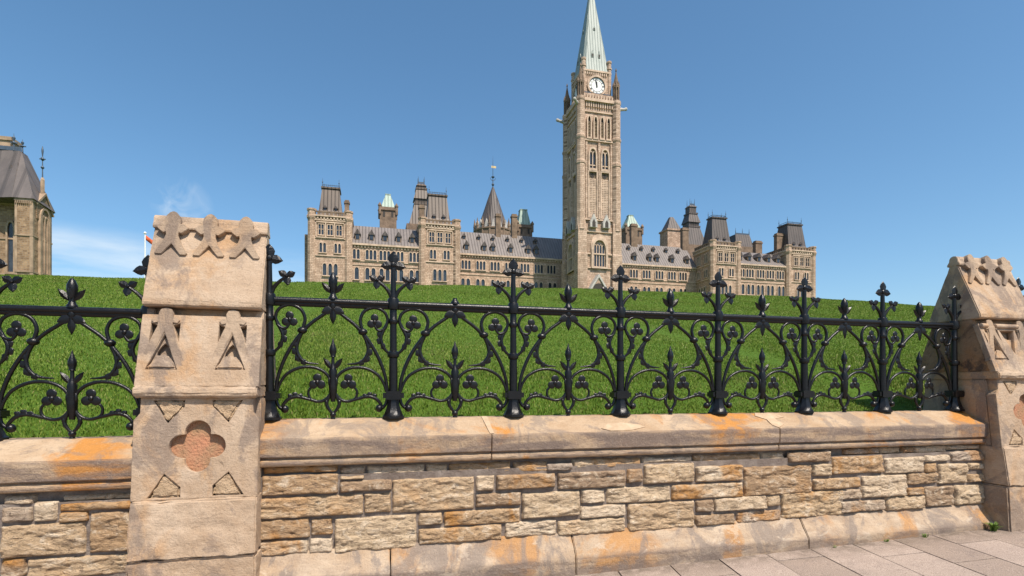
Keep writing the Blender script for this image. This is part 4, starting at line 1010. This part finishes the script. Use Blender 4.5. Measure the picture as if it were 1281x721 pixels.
# windows of the shaft
for i, f_ in enumerate(Tf(HS-.4)):
    c = HS-.4
    if i == 3: continue
    for k in range(4):
        window(f_, c+(k-1.5)*1.82, 67.3, .72, 5.4, 1, 0, T, rise=1.3, trim=.3, proud=.5, gm=LEADLINE)
    o = f_.o.copy(); o.z = 0
    for k in range(4):
        lv = MB()
        for j in range(11): lv.prism([(c+(k-1.5)*1.82-.36,67.6+j*.38),(c+(k-1.5)*1.82+.36,67.6+j*.38),(c+(k-1.5)*1.82+.36,67.72+j*.38),(c+(k-1.5)*1.82-.36,67.72+j*.38)], o, f_.u, f_.v, f_.n, .03, .18)
        lv.build('louvre', GRILLE, T)
    for k in (-1,1):
        window(f_, c+k*1.75, 59.3, .72, 4.2, 2, .22, T, rise=1.1, trim=.2, proud=.35)
        big = MB(); li = lancet(1.75,5.4,2.0); lo_ = offset_l(lancet(2.5,6.2,2.3),0,-.3)
        big.ring(offset_l(lo_,c+k*1.75,58.9), offset_l(li,c+k*1.75,58.9), o, f_.u, f_.v, f_.n, -.05, .55); big.build('arch_moulding', TRIM, T)
        # long grille panel
        gr = MB(); u0, u1 = c+k*1.75-1.08, c+k*1.75+1.08
        gr.ring([(u0-.28,46.2),(u1+.28,46.2),(u1+.28,58.6),(u0-.28,58.6)], [(u0,46.5),(u1,46.5),(u1,58.3),(u0,58.3)], o, f_.u, f_.v, f_.n, -.05, .5)
        for j in range(5): 
            x = u0+(u1-u0)*(j+.5)/5; gr.prism([(x-.1,46.5),(x+.1,46.5),(x+.1,56.4),(x-.1,56.4)], o, f_.u, f_.v, f_.n, .02, .24)
        for j in range(22):
            z = 46.7+j*.46
            gr.prism([(u0,z),(u1,z),(u1,z+(.24 if j % 8 else .5)),(u0,z+(.24 if j % 8 else .5))], o, f_.u, f_.v, f_.n, .01, .2)
        gf = gr.build('window', TRIM, T)
        gp = MB(); gp.prism([(u0,46.5),(u1,46.5),(u1,58.3),(u0,58.3)], o, f_.u, f_.v, f_.n, -.05, .012); gp.build('pane', simple('brown_shade_stone', (.20,.145,.095), .95, .3, 2, 0) if 'brown_shade_stone' not in MATS else MATS['brown_shade_stone'], gf)
        qf = MB()
        for a, b in ((-.35,0),(.35,0),(0,.35),(0,-.35)): qf.prism(arc(c+k*1.75+a,57.4+b,.3,0,330,10), o, f_.u, f_.v, f_.n, .01, .08)
        qf.build('tracery', LEADLINE, gf)
        # gabled niche at the foot
        ng = MB(); cx = c+k*1.8
        ng.prism([(cx-1.0,43.6),(cx+1.0,43.6),(cx+1.0,45.0),(cx,47.2),(cx-1.0,45.0)], o, f_.u, f_.v, f_.n, .1, 1.3)
        ngo = ng.build('gabled_niche', PALEGREY, T)
        nd = MB(); nd.prism([(cx-.45,43.7),(cx+.45,43.7),(cx+.45,44.9),(cx,45.7),(cx-.45,44.9)], o, f_.u, f_.v, f_.n, 1.2, 1.34); nd.build('opening', LEADLINE, ngo)
    # centre pilaster
    pl_ = MB(); pl_.prism([(c-.28,46),(c+.28,46),(c+.28,66),(c-.28,66)], o, f_.u, f_.v, f_.n, -.05, .62)
    for k in (-1,1): pl_.prism([(c+k*3.5-.25,46),(c+k*3.5+.25,46),(c+k*3.5+.25,66),(c+k*3.5-.25,66)], o, f_.u, f_.v, f_.n, -.05, .45)
    pl_.build('pilaster', TOWERSTONE, T)
# base windows and portal
for i, f_ in enumerate(Tf(HB-.8)[:3]):
    c = HB-.8; o = f_.o.copy(); o.z = 0
    w_ = window(f_, c, 33.6, .56, 5.6, 4, .2, T, rise=.7, trim=.12, proud=.22)
    big = MB(); li = lancet(3.5,7.0,2.9,6); lo_ = offset_l(lancet(4.6,8.1,3.3,6),0,-.4); big.ring(offset_l(lo_,c,33.4), offset_l(li,c,33.4), o, f_.u, f_.v, f_.n, -.05, .6)
    lo2 = lancet(4.9,8.7,3.4,6); big.ring(offset_l(lo2,c,33.3), offset_l(lo_,c,33.4), o, f_.u, f_.v, f_.n, -.05, .35)
    big.build('arch_moulding', TRIM, T)
    tr = MB(); tr.prism(offset_l(arc(0,38.9,.75,0,330,11),c,0), o, f_.u, f_.v, f_.n, .02, .06); tr.build('tracery', GLASS, T)
po = MB(); yf = TY-HB+.8
po.prism([(-2.7,BZ),(2.7,BZ),(2.7,26.8),(0,30.6),(-2.7,26.8)], (TX-1.0,yf,0), (1,0,0), (0,0,1), (0,-1,0), -.2, 2.2); pt = po.build('portal', TOWERSTONE, T)
po = MB()
for s in (-1,1): po.prism([(s*3.3,25.9),(s*2.95,25.7),(0,30.3),(0,31.2)][::s], (TX-1.0,yf,0), (1,0,0), (0,0,1), (0,-1,0), 0, 2.5)
po.build('coping', PALEGREY, pt)
po = MB(); po.prism(lancet(3.2,5.4,2,6), (TX-1.0,yf,23.4), (1,0,0), (0,0,1), (0,-1,0), 2.1, 2.24); po.build('doorway', LEADLINE, pt)
# balcony
m = MB()
hb = HS-.15
for f_ in Tf(hb):
    L = 2*hb; o = f_.o.copy(); o.z = 0
    string(f_, .8, L-.8, 77.1, .35, .45, m); corbels(f_, 1, L-1, 77.45, .9, .75, .3, m, .5)
m.build('parapet', TRIM, T)
m = MB()
for f_ in Tf(3.9):
    L = 7.8
    string(f_, .3, L-.3, 79.55, .18, .35, m); string(f_, .3, L-.3, 78.6, .15, .35, m); corbels(f_, .3, L-.3, 78.6, 1.0, .4, .33, m, .4)
m.build('balcony_railing', BLUEIRON, T)
m = MB(); m.box(TX-HS+.3,TX+HS-.3,TY-HS+.3,TY+HS-.3,77,77.9); m.box(TX-3.9,TX+3.9,TY-3.9,TY+3.9,77.9,86.0); m.build('clock_stage', TOWERSTONE, T)
m = MB()
for f_ in Tf(3.9):
    string(f_, 0, 7.8, 85.3, .45, .35, m); corbels(f_, .5, 7.0, 84.5, .7, .55, .25, m, .55)
m.build('cornice', TRIM, T)
for sx in (-1,1):
    for sy in (-1,1):
        m = MB(); m.lathe([(.6,77.9),(.6,86.4),(.75,86.6),(.75,87.0),(.58,87.1),(.58,88.2),(.7,88.3),(.7,88.8),(.2,89)], (TX+sx*3.65,TY+sy*3.65,0), 8, ph=R(22.5)); m.build('stage_turret', TOWERSTONE, T)
# clock faces
for i, f_ in enumerate(Tf(3.9)[:3]):
    c = 3.9; o = f_.o.copy(); o.z = 0; zc = 81.75
    m = MB(); m.ring(arc(c,zc,2.75,0,348.75,31), arc(c,zc,2.25,0,348.75,31), o, f_.u, f_.v, f_.n, -.05, .35); fr = m.build('clock_surround', TRIM, T)
    m = MB(); m.prism(arc(c,zc,2.25,0,348.75,31), o, f_.u, f_.v, f_.n, -.05, .08); cf = m.build('clock_face', WHITE, T)
    m = MB(); m.ring(arc(c,zc,2.25,0,348.75,31), arc(c,zc,2.13,0,348.75,31), o, f_.u, f_.v, f_.n, .05, .12)
    m.ring(arc(c,zc,1.55,0,348.75,31), arc(c,zc,1.48,0,348.75,31), o, f_.u, f_.v, f_.n, .07, .11)
    for k in range(12):
        a = 2*math.pi*k/12; d = Vector((math.sin(a), math.cos(a))); e = Vector((d.y,-d.x))
        nb = (0,1,2,3,2,1,2,3,4,2,1,2)[k] or 3          # bars of each roman numeral
        for q in range(nb):
            s_ = (q-(nb-1)/2)*.13
            m.prism([tuple(Vector((c,zc))+d*r+e*(s_+w2)) for r, w2 in ((1.6,-.04),(1.6,.04),(2.05,.04),(2.05,-.04))], o, f_.u, f_.v, f_.n, .07, .105)
    m.build('numerals', BLACK, cf)
    m = MB()
    for ang_, ln, wd in ((-14, 1.95, .11), (-3, 1.25, .16)):
        a = R(ang_); d = Vector((math.sin(a), math.cos(a))); e = Vector((d.y,-d.x))
        m.prism([tuple(Vector((c,zc))+d*r+e*w2) for r, w2 in ((-.4,-wd),(-.4,wd),(ln*.7,wd),(ln,0),(ln*.7,-wd))], o, f_.u, f_.v, f_.n, .12, .2)
    m.build('clock_hands', BLACK, cf)
# gargoyles
for sx, sy in ((-1,1),(1,-1),(-1,-1)):
    m = MB(); d = Vector((sx*1.0, sy*1.0 if sx*sy > 0 else 0, 0)).normalized() if sx*sy > 0 else Vector((sx,0,0)); p0 = Vector((TX+sx*(HS+.3), TY+sy*(HS-.4), 75.6))
    m.tube([tuple(p0), tuple(p0+d*.8+Vector((0,0,.2))), tuple(p0+d*1.4+Vector((0,0,.25))), tuple(p0+d*2.0+Vector((0,0,.4)))], [.5,.46,.36,.4], 8, 3)
    m.ball(tuple(p0+d*2.1+Vector((0,0,.45))), .45); m.build('gargoyle', PALEGREY, T)
# spire
m = MB()
def octo(h, z, k=.80): return [(TX-h,TY-h*k,z),(TX-h*k,TY-h,z),(TX+h*k,TY-h,z),(TX+h,TY-h*k,z),(TX+h,TY+h*k,z),(TX+h*k,TY+h,z),(TX-h*k,TY+h,z),(TX-h,TY+h*k,z)]
m.loft([octo(3.95,85.9), octo(3.55,88.2), octo(.28,110.6)]); sp = m.build('spire', COPPERPALE, T)
for f_ in Tf(0)[:3]:
    for du, z, hh in ((-.95,89.6,1.5),(.95,89.6,1.5),(0,97.6,.9)):
        h = 3.55-(z-88.2)*(3.27/22.4); oo = Vector((TX,TY,0)); m = MB()
        m.prism([(du-.32,z),(du+.32,z),(du+.32,z+hh*.6),(du,z+hh*1.3),(du-.32,z+hh*.6)], oo, f_.u, f_.v, f_.n, h-.9, h+.12)
        d_ = m.build('lucarne', COPPERPALE, sp)
        m = MB(); m.prism([(du-.2,z+.1),(du+.2,z+.1),(du+.2,z+hh*.6),(du-.2,z+hh*.6)], oo, f_.u, f_.v, f_.n, h, h+.15); m.build('opening', LEADLINE, sp)
m = MB(); m.lathe([(.3,110.5),(.4,111),(.12,111.5),(.1,114),(.02,116)], (TX,TY,0), 8); m.build('flagstaff', BLUEIRON, sp)
reparent(T)

# ------------------------------------------------------------------ the apsidal block at the far left
G = tag(empty('stone_building', (-57,103,18)), 'rustic stone gothic building with grey hipped roof cut off by the left frame edge', 'building')
gx = -53.36; gw = -55.70; ze = 32.2; gz = 16
m = MB(); m.box(gw,gx,100,105.4,gz,ze); m.box(gx-12,gw,103.2,104.6,gz,ze-.2); m.box(gx-14,gx-6.2,105.4,112.9,gz,ze-.05); m.build('wall', RUBBLEFAR, G)
m = MB(); m.box(gx-.38,gx+.06,99.9,100.3,gz,ze-.15); m.box(gw-.08,gw+.25,99.92,100.2,gz,ze-.15); m.box(gw-.1,gx+.14,99.8,105.5,ze-.3,ze+.1); m.box(gw-.08,gx+.1,99.86,105.45,26.3,26.55); m.box(gw-.08,gx+.1,99.84,105.46,20.4,20.7)
m.box(gx-12,gw-.08,103.05,103.3,26.3,26.55); m.box(gx-12,gw-.1,102.95,103.3,ze-.25,ze+.05); m.box(gx-12,gw-.08,103.03,103.3,20.4,20.7)
for k in range(9): m.box(gw+.05+k*.26,gw+.17+k*.26,99.75,100.05,ze-.7,ze-.31)
m.build('quoins', TRIMBROWN, G)
# roof
m = MB()
m.loft([[(gw-.35,99.6,ze+.1),(gx+.35,99.6,ze+.1),(gx+.45,105.6,ze-.35),(gx-6.0,113.2,ze),(gx-13,113.3,ze),(gx-13,102.8,ze+.1)],
        [(gw-1.7,104.3,41.5),(gx-3.9,104.6,41.5),(gx-3.9,106.2,41.5),(gx-5,108,41.55),(gx-12,108.5,41.6),(gx-12,105,41.6)]])
m.build('roof', SLATE, G)
# side gable with arched window
fE = Face((gx,100,0),(0,1,0),(1,0,0)); m = MB()
m.prism([(.9,29.5),(5.0,29.5),(5.0,31.3),(3.2,33.9),(.9,31.9)], (gx,100,0), (0,1,0), (0,0,1), (1,0,0), -2.5, .12); gb = m.build('side_gable', RUBBLEFAR, G)
m = MB()
m.prism([(.7,31.7),(3.2,34.0),(3.2,34.4),(.5,31.95)], (gx,100,0), (0,1,0), (0,0,1), (1,0,0), -2.4, .3); m.prism([(3.2,34.4),(3.2,34.0),(5.3,31.0),(5.6,31.15)], (gx,100,0), (0,1,0), (0,0,1), (1,0,0), -2.4, .31); m.build('coping', TRIMBROWN, gb)
window(fE, 2.95, 20.9, .62, 9.3, 2, .22, G, rise=1.2, trim=.2, proud=.3, m=TRIMBROWN)
m = MB(); m.ring(offset_l(lancet(3.0,11.4,2.6,6),2.95,20.3), offset_l(lancet(2.2,10.7,2.2,6),2.95,20.7), (gx,100,0), (0,1,0), (0,0,1), (1,0,0), -.05, .35); m.build('arch_moulding', TRIMBROWN, G)
fS = Face((gx-12,103.2,0),(1,0,0),(0,-1,0))
window(fS, 7.9, 20.9, .8, 8.2, 2, .25, G, rise=1.2, trim=.25, proud=.3, m=TRIMBROWN); window(fS, 3.4, 20.9, .8, 8.2, 2, .25, G, rise=1.2, trim=.25, proud=.3, m=TRIMBROWN)
# dormer over the recessed front, roof finials
m = MB(); m.prism([(gw-3.6,32.3),(gw-.9,32.3),(gw-.9,34.4),(gw-2.2,38.6),(gw-3.6,34.4)], (0,102.9,0), (1,0,0), (0,0,1), (0,-1,0), -2.5, .1); dm = m.build('dormer', SLATE, G)
m = MB(); m.prism([(gw-2.9,33),(gw-1.5,33),(gw-1.5,34.4),(gw-2.2,36.3),(gw-2.9,34.4)], (0,102.9,0), (1,0,0), (0,0,1), (0,-1,0), 0, .18); m.build('pane', GLASS, dm)
m = MB(); m.lathe([(.3,33.6),(.32,36.6),(.15,37)], (gx-.3,103.3,0), 6); m.build('finial_base', TRIMBROWN, G)
m = MB(); m.lathe([(.1,36.9),(.08,38.4),(.28,38.7),(.08,39),(.07,39.8),(.32,40.1),(.06,40.5),(.16,41.4),(.16,41.7),(.03,42.3)], (gx-.3,103.3,0), 8); m.box(gx-.75,gx+.15,103.25,103.35,40.05,40.2); m.box(gx-.34,gx-.26,102.85,103.75,40.02,40.22); m.build('roof_finial', BLUEIRON, G)
for x_, y_, z_, h_ in ((gx-4.9,104.4,41.5,2.9),(gx-3.9,104.8,41.5,2.2)):
    m = MB(); m.lathe([(.14,z_),(.09,z_+h_*.4),(.3,z_+h_*.45),(.08,z_+h_*.55),(.24,z_+h_*.75),(.05,z_+h_*.85),(.02,z_+h_)], (x_,y_,0), 8); m.box(x_-.5,x_+.5,y_-.05,y_+.05,z_+h_*.42,z_+h_*.5); m.build('roof_finial', BLUEIRON, G)
m = MB(); m.box(gx-9,gx-3.9,104.4,104.5,41.55,42.2); m.build('cresting', BLUEIRON, G)
m = MB(); m.box(gx-9.5,gx-5.4,104.6,107,41.5,43.2); m.box(gx-9.7,gx-5.25,104.4,107.2,43.2,43.8); m.build('chimney', TRIMBROWN, G)
reparent(G)

# ------------------------------------------------------------------ flagpole
fp = at(181.5, 345, 70); F = tag(empty('flagpole', (fp.x, 70, 12)), 'thin white flagpole with a small red flag on the lawn crest behind the left pier', 'flagpole')
m = MB(); m.lathe([(.11,12),(.07,20.3)], (fp.x,70,0), 8); m.ball((fp.x,70,20.4), .16); m.build('pole', WHITEPAINT, F)
m = MB(); n_ = 8
rows = []
for i in range(n_+1):
    a = i/n_; rows.append([(fp.x+.08+a*.95, 70+.15*math.sin(a*7), 20.15-a*.75-d) for d in (0,.3,.6)])
vs_ = [p for r in rows for p in r]; m.add(vs_, [(i*3+j,(i+1)*3+j,(i+1)*3+j+1,i*3+j+1) for i in range(n_) for j in range(2)])
fl = m.build('flag', REDCLOTH, F, smooth=True); sm = fl.modifiers.new('thick','SOLIDIFY'); sm.thickness = .02
reparent(F)

# ------------------------------------------------------------------ weeds at the foot of the wall
def weed(label, x, y, n, h, seed):
    rd = random.Random(seed); m = MB(); z = pave_z(x, y)-.01
    for k in range(n):
        a = rd.uniform(0, 2*math.pi); l = h*rd.uniform(.5,1.1); b = rd.uniform(.2,.9); w = l*.085
        d = Vector((math.cos(a), math.sin(a), 0)); e = Vector((-d.y, d.x, 0)); o = Vector((x+rd.gauss(0,.012), y-abs(rd.gauss(0,.008)), z))
        p = [o, o+d*l*b*.4+Vector((0,0,l*.6)), o+d*l*b+Vector((0,0,l*(1-b*.4)))]
        m.add([p[0]-e*w*.3, p[0]+e*w*.3, p[1]+e*w, p[1]-e*w, p[2]], [(0,1,2,3),(3,2,4)])
    tag(m.build('weed', WEED), label, 'weed', 'weeds along the foot of the wall')
weed('largest grassy weed clump, in the corner between the right pier and the wall', 6.22, -.42, 70, .115, 1)
weed('small green weed at the plinth, next to the right pier weed', 5.0+.36, -.385, 22, .055, 2)
weed('low reddish green weed at the plinth foot, left of the brighter weed', 4.87, -.385, 16, .045, 3)
weed('tiny weed sprig below a plinth joint, farthest left of the weeds', 4.25, -.39, 9, .045, 4)
